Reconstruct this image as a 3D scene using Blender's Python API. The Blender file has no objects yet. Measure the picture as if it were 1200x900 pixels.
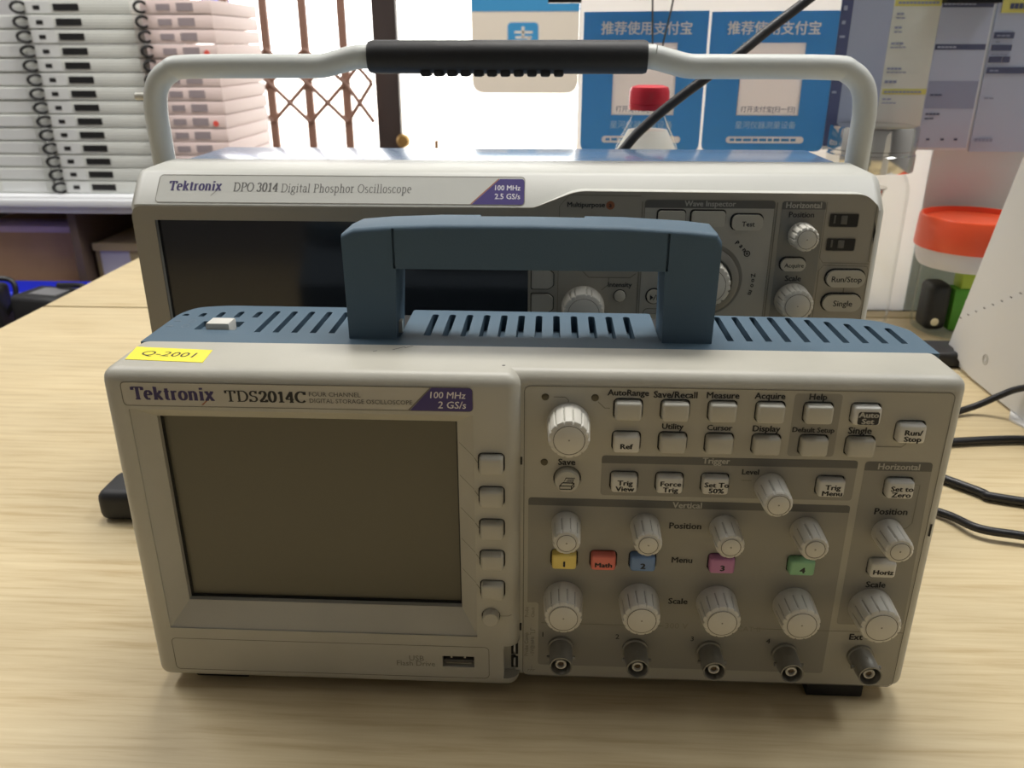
import bpy, bmesh, math, random
from mathutils import Vector, Matrix
random.seed(7)
SC = bpy.context.scene
COL = SC.collection
PI = math.pi
MM = 0.001
DESK = 750.0            # desk top height in mm; all coordinates below are mm, z measured from the desk top

# ------------------------------------------------------------------ camera, light, exposure
cam = bpy.data.cameras.new('camera'); camo = bpy.data.objects.new('camera', cam); COL.objects.link(camo)
cam.sensor_fit = 'HORIZONTAL'; cam.sensor_width = 36.0; cam.lens = 970.0 / 1200.0 * 36.0
cam.clip_start = 0.01; cam.clip_end = 200
camo.location = (0.17008, -0.28373, 0.26441 + DESK * MM)
camo.rotation_euler = (PI / 2 - 0.38725, 0, 0.04542)
cam.dof.use_dof = True; cam.dof.focus_distance = 0.36; cam.dof.aperture_fstop = 20.0
SC.camera = camo

SC.view_settings.view_transform = 'Standard'; SC.view_settings.look = 'None'
SC.view_settings.gamma = 1.0; SC.view_settings.use_curve_mapping = False
SC.view_settings.exposure = 0.0

world = bpy.data.worlds.new('daylight'); SC.world = world; world.use_nodes = True
bg = world.node_tree.nodes['Background']
bg.inputs[0].default_value = (1.0, 0.965, 0.93, 1); bg.inputs[1].default_value = 6.0

def area_light(name, loc, size, energy, color, rot=(0, 0, 0)):
    l = bpy.data.lights.new(name, 'AREA'); l.shape = 'RECTANGLE'; l.size, l.size_y = size
    l.energy = energy; l.color = color
    o = bpy.data.objects.new(name, l); COL.objects.link(o)
    o.location = (loc[0] * MM, loc[1] * MM, (loc[2] + DESK) * MM); o.rotation_euler = rot
    return o
area_light('overhead_light', (280, 820, 2030), (1.2, 0.4), 38.0, (1.0, 0.97, 0.92))
area_light('overhead_light', (-1500, 850, 2030), (0.4, 1.2), 30.0, (1.0, 0.98, 0.96))
area_light('overhead_light', (1500, 330, 2030), (0.4, 1.0), 20.0, (0.96, 0.98, 1.0))  # added lamp out of view, lifts the partition and its charts
pl = area_light('door_portal', (-330, 2760, 325), (1.4, 2.1), 1.0, (1, 1, 1), (-PI / 2, 0, 0))
pl.data.cycles.is_portal = True

# ------------------------------------------------------------------ materials
def mat(name, col, rough=0.5, metal=0.0, var=0.0, vscale=40.0, bump=0.0, bscale=900.0, spec=0.5, coat=0.0, vcol=None):
    m = bpy.data.materials.new(name); m.use_nodes = True
    nt = m.node_tree; b = nt.nodes['Principled BSDF']
    b.inputs['Base Color'].default_value = (*col, 1); b.inputs['Roughness'].default_value = rough
    b.inputs['Metallic'].default_value = metal; b.inputs['Specular IOR Level'].default_value = spec
    b.inputs['Coat Weight'].default_value = coat
    tc = nt.nodes.new('ShaderNodeTexCoord')
    if var > 0:
        n = nt.nodes.new('ShaderNodeTexNoise'); n.inputs['Scale'].default_value = vscale; n.inputs['Detail'].default_value = 4
        nt.links.new(tc.outputs['Object'], n.inputs['Vector'])
        mx = nt.nodes.new('ShaderNodeMix'); mx.data_type = 'RGBA'
        c2 = vcol or tuple(c * (1 - var) for c in col)
        mx.inputs['A'].default_value = (*col, 1); mx.inputs['B'].default_value = (*c2, 1)
        mr = nt.nodes.new('ShaderNodeMapRange'); mr.inputs['From Min'].default_value = 0.42; mr.inputs['From Max'].default_value = 0.72
        nt.links.new(n.outputs['Fac'], mr.inputs['Value']); nt.links.new(mr.outputs['Result'], mx.inputs['Factor'])
        nt.links.new(mx.outputs['Result'], b.inputs['Base Color'])
    if bump > 0:
        n2 = nt.nodes.new('ShaderNodeTexNoise'); n2.inputs['Scale'].default_value = bscale; n2.inputs['Detail'].default_value = 2
        nt.links.new(tc.outputs['Object'], n2.inputs['Vector'])
        bp = nt.nodes.new('ShaderNodeBump'); bp.inputs['Strength'].default_value = bump; bp.inputs['Distance'].default_value = 0.0004
        nt.links.new(n2.outputs['Fac'], bp.inputs['Height']); nt.links.new(bp.outputs['Normal'], b.inputs['Normal'])
    return m

def glass_mat(name, tint=(1, 1, 1), facing=0.12, rough=0.02):
    """thin clear sheet: see-through with a mirror sheen"""
    m = bpy.data.materials.new(name); m.use_nodes = True; nt = m.node_tree; nt.nodes.clear()
    out = nt.nodes.new('ShaderNodeOutputMaterial'); t = nt.nodes.new('ShaderNodeBsdfTransparent'); t.inputs[0].default_value = (*tint, 1)
    g = nt.nodes.new('ShaderNodeBsdfGlossy'); g.inputs['Roughness'].default_value = rough
    lw = nt.nodes.new('ShaderNodeLayerWeight'); lw.inputs['Blend'].default_value = facing
    mx = nt.nodes.new('ShaderNodeMixShader')
    cl = nt.nodes.new('ShaderNodeMath'); cl.operation = 'MULTIPLY'; cl.inputs[1].default_value = 0.45; nt.links.new(lw.outputs['Fresnel'], cl.inputs[0]); nt.links.new(cl.outputs[0], mx.inputs[0]); nt.links.new(t.outputs[0], mx.inputs[1]); nt.links.new(g.outputs[0], mx.inputs[2])
    nt.links.new(mx.outputs[0], out.inputs[0])
    return m

def sheet_mat(name, col, trans, rough=0.5):
    """thin sheet that lets some light through from behind"""
    m = mat(name, col, rough); nt = m.node_tree
    b = nt.nodes['Principled BSDF']; out = [n for n in nt.nodes if n.type == 'OUTPUT_MATERIAL'][0]
    t = nt.nodes.new('ShaderNodeBsdfTranslucent'); t.inputs[0].default_value = (*col, 1)
    mx = nt.nodes.new('ShaderNodeMixShader'); mx.inputs[0].default_value = trans
    nt.links.new(b.outputs[0], mx.inputs[1]); nt.links.new(t.outputs[0], mx.inputs[2]); nt.links.new(mx.outputs[0], out.inputs[0])
    return m

def wood_mat(name, c1, c2, c3):
    m = bpy.data.materials.new(name); m.use_nodes = True; nt = m.node_tree; b = nt.nodes['Principled BSDF']
    tc = nt.nodes.new('ShaderNodeTexCoord'); mp = nt.nodes.new('ShaderNodeMapping')
    mp.inputs['Scale'].default_value = (3.2, 60.0, 60.0)
    nt.links.new(tc.outputs['Object'], mp.inputs[0])
    n = nt.nodes.new('ShaderNodeTexNoise'); n.inputs['Scale'].default_value = 3.5; n.inputs['Detail'].default_value = 6; n.inputs['Roughness'].default_value = 0.62
    n.inputs['Distortion'].default_value = 0.25
    nt.links.new(mp.outputs[0], n.inputs['Vector'])
    r = nt.nodes.new('ShaderNodeValToRGB'); e = r.color_ramp.elements
    e[0].position = 0.30; e[0].color = (*c3, 1); e[1].position = 0.70; e[1].color = (*c1, 1)
    x = e.new(0.48); x.color = (*c2, 1)
    nt.links.new(n.outputs['Fac'], r.inputs[0])
    mp2 = nt.nodes.new('ShaderNodeMapping'); mp2.inputs['Scale'].default_value = (1.0, 9.0, 9.0)
    nt.links.new(tc.outputs['Object'], mp2.inputs[0])
    n2 = nt.nodes.new('ShaderNodeTexNoise'); n2.inputs['Scale'].default_value = 2.2; n2.inputs['Detail'].default_value = 2
    nt.links.new(mp2.outputs[0], n2.inputs['Vector'])
    mr = nt.nodes.new('ShaderNodeMapRange'); mr.inputs['To Min'].default_value = 0.88; mr.inputs['To Max'].default_value = 1.08
    nt.links.new(n2.outputs['Fac'], mr.inputs['Value'])
    mul = nt.nodes.new('ShaderNodeVectorMath'); mul.operation = 'SCALE'
    nt.links.new(r.outputs[0], mul.inputs[0]); nt.links.new(mr.outputs[0], mul.inputs['Scale'])
    nt.links.new(mul.outputs[0], b.inputs['Base Color'])
    b.inputs['Roughness'].default_value = 0.42; b.inputs['Specular IOR Level'].default_value = 0.4
    return m

def lines_mat(name, base, dark, period, duty, axis=2, rough=0.6):
    """fine printed rules repeating along one object axis"""
    m = bpy.data.materials.new(name); m.use_nodes = True; nt = m.node_tree; b = nt.nodes['Principled BSDF']
    tc = nt.nodes.new('ShaderNodeTexCoord'); sx = nt.nodes.new('ShaderNodeSeparateXYZ'); nt.links.new(tc.outputs['Object'], sx.inputs[0])
    a = nt.nodes.new('ShaderNodeMath'); a.operation = 'DIVIDE'; a.inputs[1].default_value = period
    f = nt.nodes.new('ShaderNodeMath'); f.operation = 'FRACT'; l = nt.nodes.new('ShaderNodeMath'); l.operation = 'LESS_THAN'; l.inputs[1].default_value = duty
    nt.links.new(sx.outputs[axis], a.inputs[0]); nt.links.new(a.outputs[0], f.inputs[0]); nt.links.new(f.outputs[0], l.inputs[0])
    mx = nt.nodes.new('ShaderNodeMix'); mx.data_type = 'RGBA'; mx.inputs['A'].default_value = (*base, 1); mx.inputs['B'].default_value = (*dark, 1)
    nt.links.new(l.outputs[0], mx.inputs['Factor']); nt.links.new(mx.outputs['Result'], b.inputs['Base Color']); b.inputs['Roughness'].default_value = rough
    return m

def srgb(r, g, b):
    return tuple(((c / 255 + 0.055) / 1.055) ** 2.4 if c / 255 > 0.04045 else c / 255 / 12.92 for c in (r, g, b))

M = {}
M['case'] = mat('warm_white_plastic', srgb(183, 180, 167), 0.42, var=0.10, vscale=22, bump=0.12, bscale=1500)
M['panel'] = mat('panel_plastic', srgb(171, 167, 153), 0.5, bump=0.1, bscale=1500)
M['zone'] = mat('grey_zone_film', srgb(143, 140, 130), 0.5)
M['zone_head'] = mat('dark_zone_band', srgb(94, 93, 88), 0.5)
M['line'] = mat('panel_line', srgb(112, 108, 96), 0.6)
M['ink'] = mat('black_ink', (0.012, 0.012, 0.013), 0.55)
M['ink_soft'] = mat('faint_ink', srgb(128, 124, 112), 0.55)
M['ink_light'] = mat('pale_grey_ink', srgb(177, 175, 166), 0.55)
M['key'] = mat('key_plastic', srgb(184, 181, 168), 0.45, bump=0.08, bscale=1800)
M['key_white'] = mat('white_key', srgb(208, 206, 197), 0.45)
M['knob'] = mat('knob_plastic', srgb(204, 201, 190), 0.38, var=0.05, vscale=80)
M['groove'] = mat('groove_grey', srgb(155, 153, 142), 0.5)
M['yellow'] = mat('yellow_key', srgb(238, 214, 118), 0.45)
M['red'] = mat('coral_key', srgb(226, 122, 106), 0.45)
M['blue_key'] = mat('blue_key', srgb(112, 142, 186), 0.45)
M['magenta'] = mat('magenta_key', srgb(186, 124, 166), 0.45)
M['green'] = mat('green_key', srgb(140, 190, 146), 0.45)
M['lcd'] = mat('olive_lcd', srgb(92, 88, 72), 0.32, spec=0.5)
M['lcd_edge'] = mat('lcd_edge_black', (0.006, 0.006, 0.006), 0.4)
M['dark_lcd'] = mat('black_glossy_lcd', (0.010, 0.010, 0.013), 0.14, spec=0.6)
M['dark'] = mat('dark_inside', (0.008, 0.008, 0.008), 0.6)
M['led'] = mat('olive_lamp', srgb(76, 68, 42), 0.35)
M['bnc'] = mat('grey_connector', srgb(136, 134, 126), 0.4, metal=0.35)
M['bnc_in'] = mat('bronze_inside', srgb(72, 58, 40), 0.4, metal=0.5)
M['nickel'] = mat('nickel', srgb(210, 205, 192), 0.3, metal=0.9)
M['blue'] = mat('slate_blue_plastic', srgb(80, 101, 116), 0.58, spec=0.3, bump=0.15, bscale=1600)
M['slate'] = mat('dark_slate_plastic', srgb(78, 96, 110), 0.5, bump=0.15, bscale=1600)
M['top_blue'] = mat('dusty_blue_gloss', srgb(94, 120, 150), 0.16)
M['sticker'] = mat('yellow_sticker', srgb(239, 225, 66), 0.45)
M['violet'] = mat('violet_print', srgb(60, 46, 112), 0.4)
M['navy_ink'] = mat('indigo_ink', srgb(52, 40, 92), 0.5)
M['rust_ink'] = mat('rust_ink', srgb(150, 92, 60), 0.5)
M['white_ink'] = mat('white_ink', srgb(225, 222, 222), 0.5)
M['grey_ink'] = mat('grey_ink', srgb(84, 82, 78), 0.5)
M['label_strip'] = mat('label_strip', srgb(184, 180, 168), 0.4)
M['dpo_case'] = mat('pale_grey_plastic', srgb(192, 192, 184), 0.42, bump=0.1, bscale=1500)
M['dpo_panel'] = mat('taupe_panel', srgb(159, 154, 141), 0.5)
M['dpo_sub'] = mat('light_panel', srgb(174, 171, 160), 0.5)
M['dpo_zone'] = mat('mid_grey_zone', srgb(130, 128, 120), 0.5)
M['rubber'] = mat('black_rubber', (0.010, 0.010, 0.011), 0.55, bump=0.2, bscale=2500)
M['handle'] = mat('grey_handle', srgb(205, 208, 203), 0.42)
M['wood'] = wood_mat('beech_laminate', srgb(217, 200, 161), srgb(207, 188, 148), srgb(190, 167, 124))
M['wood_edge'] = mat('edge_band', srgb(150, 112, 76), 0.5)
M['wall'] = mat('painted_wall', srgb(200, 200, 200), 0.8)
M['dim_wall'] = mat('plain_wall', srgb(165, 165, 166), 0.8)
M['floor'] = mat('floor_tile', srgb(120, 110, 98), 0.5, var=0.15, vscale=3)
M['ceiling'] = mat('ceiling_paint', srgb(200, 200, 202), 0.8)
M['partition'] = mat('white_partition', srgb(214, 226, 234), 0.55)
M['poster_blue'] = sheet_mat('sky_blue_print', srgb(104, 178, 228), 0.5)
M['poster_white'] = sheet_mat('sticker_white', srgb(246, 242, 242), 0.6)
M['frosted'] = sheet_mat('frosted_sheet', (0.93, 0.92, 0.92), 0.85)
M['poster_pale'] = mat('pale_blue_ink', srgb(190, 222, 246), 0.4)
M['print_white'] = mat('white_print', (0.94, 0.94, 0.95), 0.4)
M['sign_tan'] = mat('beige_card', srgb(236, 226, 210), 0.6)
M['sign_blue'] = mat('sign_blue', srgb(60, 150, 205), 0.5)
M['chart_navy'] = mat('chart_navy', srgb(88, 98, 140), 0.5)
M['chart_lav'] = mat('chart_lavender', srgb(172, 184, 212), 0.5)
M['chart_cream'] = mat('chart_cream', srgb(220, 226, 220), 0.5)
M['chart_yellow'] = mat('chart_yellow', srgb(222, 220, 128), 0.5)
M['chart_grey'] = mat('chart_bluegrey', srgb(184, 196, 222), 0.5)
M['chart_mid'] = mat('chart_midgrey', srgb(150, 160, 190), 0.5)
M['chart_bar'] = mat('chart_slate', srgb(84, 92, 124), 0.5)
M['chart_white'] = mat('chart_white', srgb(222, 230, 240), 0.5)
M['black_metal'] = mat('black_steel', (0.012, 0.012, 0.013), 0.35, metal=0.4)
M['wire'] = mat('steel_wire', srgb(120, 118, 116), 0.35, metal=0.8)
M['cable'] = mat('black_cable', (0.012, 0.012, 0.014), 0.42)
M['red_cap'] = mat('red_cap', srgb(206, 42, 58), 0.3)
M['milky'] = sheet_mat('milky_plastic', srgb(240, 238, 232), 0.5)
M['chrome'] = mat('chrome', srgb(214, 212, 206), 0.12, metal=1.0)
M['clear'] = glass_mat('clear_glass', (0.97, 0.98, 0.98), 0.07)
M['jar_clear'] = glass_mat('clear_jar', (0.96, 0.97, 0.96), 0.06)
M['pane'] = glass_mat('window_glass', (0.97, 0.98, 0.97), 0.08)
M['orange'] = mat('orange_lid', srgb(236, 88, 50), 0.32)
M['collar'] = mat('white_collar', srgb(214, 212, 216), 0.35)
M['lime'] = mat('lime_card', srgb(172, 196, 66), 0.5)
M['leaf'] = mat('green_card', srgb(92, 168, 52), 0.5)
M['grey_print'] = mat('grey_print', srgb(150, 164, 142), 0.5)
M['pouch'] = mat('black_pouch', (0.015, 0.015, 0.017), 0.5)
M['card'] = mat('greyed_card', srgb(206, 205, 202), 0.6)  # white card, greyed a little in place of shade
M['card_edge'] = mat('card_edge', srgb(236, 234, 230), 0.6)
M['brown_steel'] = mat('brown_gate_paint', srgb(140, 104, 88), 0.5)
M['stile'] = mat('dark_door_frame', srgb(52, 42, 40), 0.45)
M['brass'] = mat('brass', srgb(160, 130, 80), 0.35, metal=0.8)
M['ground'] = mat('pale_concrete', srgb(232, 226, 218), 0.9)
M['file'] = lines_mat('ruled_file_box', srgb(216, 218, 212), srgb(184, 187, 180), 0.0056, 0.22)
M['file_bloom_pink'] = mat('bloom_pink_card', srgb(236, 216, 212), 0.6)  # pink tint stands in for bloom from the bright doorway
M['file_label'] = mat('file_label_white', srgb(216, 218, 216), 0.5)
M['file_black'] = mat('file_black', (0.010, 0.010, 0.010), 0.5)
M['file_grey'] = mat('file_grey', srgb(160, 148, 152), 0.5)  # label grey takes in the same overexposed haze
M['red_dot'] = mat('red_dot', srgb(235, 96, 84), 0.5)
M['shelf'] = mat('white_shelf', srgb(230, 232, 234), 0.4)
M['shelf_dark'] = mat('dark_cabinet', srgb(92, 76, 66), 0.6)
M['carton'] = mat('brown_carton', srgb(196, 158, 128), 0.7, var=0.15, vscale=9)
M['tape'] = mat('mauve_tape', srgb(216, 192, 216), 0.3)
M['carton2'] = mat('olive_carton', srgb(200, 182, 140), 0.7)
M['label_lilac'] = mat('lilac_label', srgb(226, 224, 244), 0.5)
M['tray'] = mat('blue_tray', srgb(60, 74, 215), 0.4)
M['gadget'] = mat('black_gadget', srgb(34, 34, 36), 0.5)
M['gadget_grey'] = mat('grey_gadget', srgb(120, 120, 122), 0.5)
M['cloth'] = mat('violet_cloth', srgb(92, 84, 190), 0.8, var=0.3, vscale=12)
M['box_brown'] = mat('brown_box', srgb(96, 78, 72), 0.6)

# ------------------------------------------------------------------ mesh helpers (all in mm, local to the thing)
def empty(name, loc=(0, 0, 0), rot=0.0):
    o = bpy.data.objects.new(name, None); COL.objects.link(o); o.empty_display_size = 0.05
    o.location = (loc[0] * MM, loc[1] * MM, (loc[2] + DESK) * MM); o.rotation_euler = (0, 0, rot)
    return o
def tag(o, label=None, cat=None, group=None, kind=None):
    if label: o['label'] = label
    if cat: o['category'] = cat
    if group: o['group'] = group
    if kind: o['kind'] = kind
    return o

class MB:
    def __init__(s): s.v = []; s.f = []; s.mi = []; s.cur = 0; s.xf = None
    def m(s, i): s.cur = i; return s
    def add(s, vs, fs):
        n = len(s.v)
        for p in vs:
            p = Vector(p)
            s.v.append(tuple(s.xf @ p) if s.xf is not None else tuple(p))
        for f in fs: s.f.append(tuple(n + i for i in f)); s.mi.append(s.cur)
        return s
    def bm(s, bm):
        bm.verts.index_update()
        return s.add([v.co[:] for v in bm.verts], [[v.index for v in f.verts] for f in bm.faces])
    def box(s, x0, x1, y0, y1, z0, z1, r=0.0, seg=3, sel=None):
        bm = bmesh.new(); bmesh.ops.create_cube(bm, size=1)
        for v in bm.verts: v.co = ((x0 + x1) / 2 + v.co.x * (x1 - x0), (y0 + y1) / 2 + v.co.y * (y1 - y0), (z0 + z1) / 2 + v.co.z * (z1 - z0))
        if r > 0:
            es = [e for e in bm.edges if sel is None or sel((e.verts[0].co + e.verts[1].co) / 2)]
            bmesh.ops.bevel(bm, geom=es, offset=r, segments=seg, profile=0.5, affect='EDGES')
        s.bm(bm); bm.free(); return s
    def prism(s, pts, a0, a1, plane='xz'):
        """outline extruded from a0 to a1 along the remaining axis"""
        n = len(pts)
        if plane == 'xz': q = lambda p, a: (p[0], a, p[1])
        elif plane == 'xy': q = lambda p, a: (p[0], p[1], a)
        else: q = lambda p, a: (a, p[0], p[1])
        vs = [q(p, a0) for p in pts] + [q(p, a1) for p in pts]
        fs = [tuple(range(n)), tuple(range(2 * n - 1, n - 1, -1))] + [(i, i + n, (i + 1) % n + n, (i + 1) % n) for i in range(n)]
        bm = bmesh.new(); bv = [bm.verts.new(v) for v in vs]
        for f in fs:
            try: bm.faces.new([bv[i] for i in f])
            except ValueError: pass
        bmesh.ops.recalc_face_normals(bm, faces=bm.faces); s.bm(bm); bm.free(); return s
    def lathe(s, prof, c=(0, 0, 0), axis='z', seg=32, caps=True, rfun=None):
        """prof = [(radius, height)]"""
        vs = []; fs = []; k = len(prof)
        for (r, h) in prof:
            for j in range(seg):
                a = 2 * PI * j / seg; rr = r * (rfun(a, h) if rfun else 1)
                u, w = rr * math.cos(a), rr * math.sin(a)
                vs.append({'z': (c[0] + u, c[1] + w, c[2] + h), 'y': (c[0] + u, c[1] + h, c[2] + w), 'x': (c[0] + h, c[1] + u, c[2] + w)}[axis])
        for i in range(k - 1):
            for j in range(seg):
                a, b = i * seg + j, i * seg + (j + 1) % seg
                fs.append((a, b, b + seg, a + seg))
        if caps: fs.append(tuple(range(seg - 1, -1, -1))); fs.append(tuple(range((k - 1) * seg, k * seg)))
        bm = bmesh.new(); bv = [bm.verts.new(v) for v in vs]
        for f in fs: bm.faces.new([bv[i] for i in f])
        bmesh.ops.recalc_face_normals(bm, faces=bm.faces)
        s.bm(bm); bm.free(); return s
    def tube(s, pts, r, seg=12, closed=False):
        pts = [Vector(p) for p in pts]; n = len(pts); vs = []; fs = []
        rr = r if isinstance(r, (list, tuple)) else [r] * n
        t0 = (pts[1] - pts[0]).normalized(); up = Vector((0, 0, 1)) if abs(t0.z) < 0.9 else Vector((0, 1, 0))
        nrm = t0.cross(up).normalized()
        for i in range(n):
            a = pts[i - 1] if (i > 0 or closed) else pts[i]; b = pts[(i + 1) % n] if (i < n - 1 or closed) else pts[i]
            t = (b - a).normalized(); nrm = (nrm - t * nrm.dot(t)).normalized(); bn = t.cross(nrm)
            for j in range(seg):
                w = 2 * PI * j / seg; vs.append(pts[i] + (nrm * math.cos(w) + bn * math.sin(w)) * rr[i])
        for i in range(n if closed else n - 1):
            for j in range(seg):
                a = i * seg + j; b = i * seg + (j + 1) % seg; i2 = (i + 1) % n
                fs.append((a, b, i2 * seg + (j + 1) % seg, i2 * seg + j))
        if not closed: fs.append(tuple(range(seg - 1, -1, -1))); fs.append(tuple(range((n - 1) * seg, n * seg)))
        return s.add(vs, fs)
    def stroke(s, pts, w, y, closed=False, th=0.12):
        """a flat printed rule of width w on a panel facing -y"""
        n = len(pts); L = []; Rr = []
        for i in range(n):
            a = Vector(pts[i - 1]) if (i > 0 or closed) else Vector(pts[i]); b = Vector(pts[(i + 1) % n]) if (i < n - 1 or closed) else Vector(pts[i])
            d = (b - a).normalized(); nn = Vector((-d.y, d.x)) * (w / 2); p = Vector(pts[i]); L.append(p + nn); Rr.append(p - nn)
        vs = [(p.x, y, p.y) for p in L] + [(p.x, y, p.y) for p in Rr]
        fs = [(i, (i + 1) % n, (i + 1) % n + n, i + n) for i in range(n if closed else n - 1)]
        return s.add(vs, fs)
    def build(s, name, mats, parent=None, smooth=35, loc=None):
        me = bpy.data.meshes.new(name); me.from_pydata([(x * MM, y * MM, z * MM) for x, y, z in s.v], [], s.f)
        ml = mats if isinstance(mats, (list, tuple)) else [mats]
        for k in ml: me.materials.append(M[k])
        me.polygons.foreach_set('material_index', s.mi)
        if smooth:
            me.polygons.foreach_set('use_smooth', [True] * len(me.polygons)); me.set_sharp_from_angle(angle=math.radians(smooth))
        me.update()
        o = bpy.data.objects.new(name, me); COL.objects.link(o)
        if parent is not None: o.parent = parent
        else: o.location = (0, 0, DESK * MM)
        return o

def rrect(x0, x1, z0, z1, r, seg=5):
    r = min(r, abs(x1 - x0) / 2 - 0.001, abs(z1 - z0) / 2 - 0.001); out = []
    for cx, cz, a0 in ((x1 - r, z1 - r, 0), (x0 + r, z1 - r, 90), (x0 + r, z0 + r, 180), (x1 - r, z0 + r, 270)):
        for k in range(seg + 1):
            a = math.radians(a0 + 90 * k / seg); out.append((cx + r * math.cos(a), cz + r * math.sin(a)))
    return out
def rpoly(pts, r, seg=4):
    """round the corners of a polygon"""
    out = []; n = len(pts)
    rs = r if isinstance(r, (list, tuple)) else [r] * n
    for i in range(n):
        p = Vector(pts[i]); a = (Vector(pts[i - 1]) - p); b = (Vector(pts[(i + 1) % n]) - p)
        if rs[i] <= 0: out.append(tuple(p)); continue
        d = min(rs[i], a.length / 2.01, b.length / 2.01); A = p + a.normalized() * d; B = p + b.normalized() * d
        for k in range(seg + 1):
            t = k / seg; out.append(tuple(A * (1 - t) ** 2 + p * 2 * t * (1 - t) + B * t ** 2))
    return out
def arc(cx, cz, rx, rz, a0, a1, n=14):
    return [(cx + rx * math.cos(math.radians(a0 + (a1 - a0) * k / n)), cz + rz * math.sin(math.radians(a0 + (a1 - a0) * k / n))) for k in range(n + 1)]
def smooth_path(pts, n=8):
    """Catmull-Rom through 3-D points"""
    P = [Vector(p) for p in pts]; P = [P[0] * 2 - P[1]] + P + [P[-1] * 2 - P[-2]]; out = []
    for i in range(1, len(P) - 2):
        for k in range(n):
            t = k / n; a, b, c, d = P[i - 1:i + 3]
            out.append(0.5 * ((2 * b) + (c - a) * t + (2 * a - 5 * b + 4 * c - d) * t * t + (3 * b - a - 3 * c + d) * t ** 3))
    out.append(P[-2]); return out

def cut(o, cutter, solver='EXACT'):
    """carve a hole shaped by the cutter into o"""
    me = bpy.data.meshes.new('cut'); me.from_pydata([(x * MM, y * MM, z * MM) for x, y, z in cutter.v], [], cutter.f); me.update()
    bm = bmesh.new(); bm.from_mesh(me); bmesh.ops.recalc_face_normals(bm, faces=bm.faces); bm.to_mesh(me); bm.free()
    c = bpy.data.objects.new('cut', me); COL.objects.link(c)
    c.parent = o.parent; c.matrix_basis = o.matrix_basis.copy()
    md = o.modifiers.new('b', 'BOOLEAN'); md.object = c; md.operation = 'DIFFERENCE'; md.solver = solver
    bpy.context.view_layer.update(); dg = bpy.context.evaluated_depsgraph_get()
    new = bpy.data.meshes.new_from_object(o.evaluated_get(dg))
    o.modifiers.clear(); old = o.data; o.data = new; new.name = old.name; bpy.data.meshes.remove(old)
    bpy.data.objects.remove(c); bpy.data.meshes.remove(me)
    new.polygons.foreach_set('use_smooth', [True] * len(new.polygons)); new.set_sharp_from_angle(angle=math.radians(35))
    return o

_tc = {}
def glyphs(body, bold=0.0, shear=0.0, align='CENTER'):
    key = (body, bold, shear, align)
    if key in _tc: return _tc[key]
    c = bpy.data.curves.new('t', 'FONT'); c.body = body; c.size = 1; c.align_x = align; c.offset = bold; c.shear = shear; c.resolution_u = 2
    o = bpy.data.objects.new('t', c); me = bpy.data.meshes.new_from_object(o)
    vs = [v.co[:2] for v in me.vertices]; fs = [tuple(p.vertices) for p in me.polygons]
    bpy.data.objects.remove(o); bpy.data.meshes.remove(me); bpy.data.curves.remove(c)
    x0, x1 = min(v[0] for v in vs), max(v[0] for v in vs); y0, y1 = min(v[1] for v in vs), max(v[1] for v in vs)
    _tc[key] = (vs, fs, x0, x1, y0, y1); return _tc[key]
def text(mb, body, x, z, y, width=None, height=None, bold=0.02, shear=0.0, rot=0.0, align='C', mapper=None, em=None):
    """printed word centred on (x, z) of a panel facing -y; width / height of the inked box, or em = letter size"""
    vs, fs, x0, x1, y0, y1 = glyphs(body, 0.0, shear)
    if em: sx, sz = em * 1.18, em
    elif width and height: sx, sz = width / (x1 - x0), height / (y1 - y0)
    elif width: sx = sz = width / (x1 - x0)
    else: sx = sz = height / (y1 - y0)
    cx, cy = (x0 + x1) / 2, (y0 + y1) / 2
    if em: cy = 0.35
    if align == 'L': cx = x0
    if align == 'R': cx = x1
    ca, sa = math.cos(rot), math.sin(rot)
    for ly, (ox, oy) in enumerate(((0, 0),) if bold <= 0 else ((-bold, 0), (bold, 0), (0, bold * 0.6), (0, -bold * 0.6))):
        out = []
        for (a, b) in vs:
            u, w = (a + ox - cx) * sx, (b + oy - cy) * sz; u, w = u * ca - w * sa, u * sa + w * ca
            out.append(mapper(x + u, z + w) if mapper else (x + u, y - 0.012 * ly, z + w))
        mb.add(out, fs)
    return mb

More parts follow.
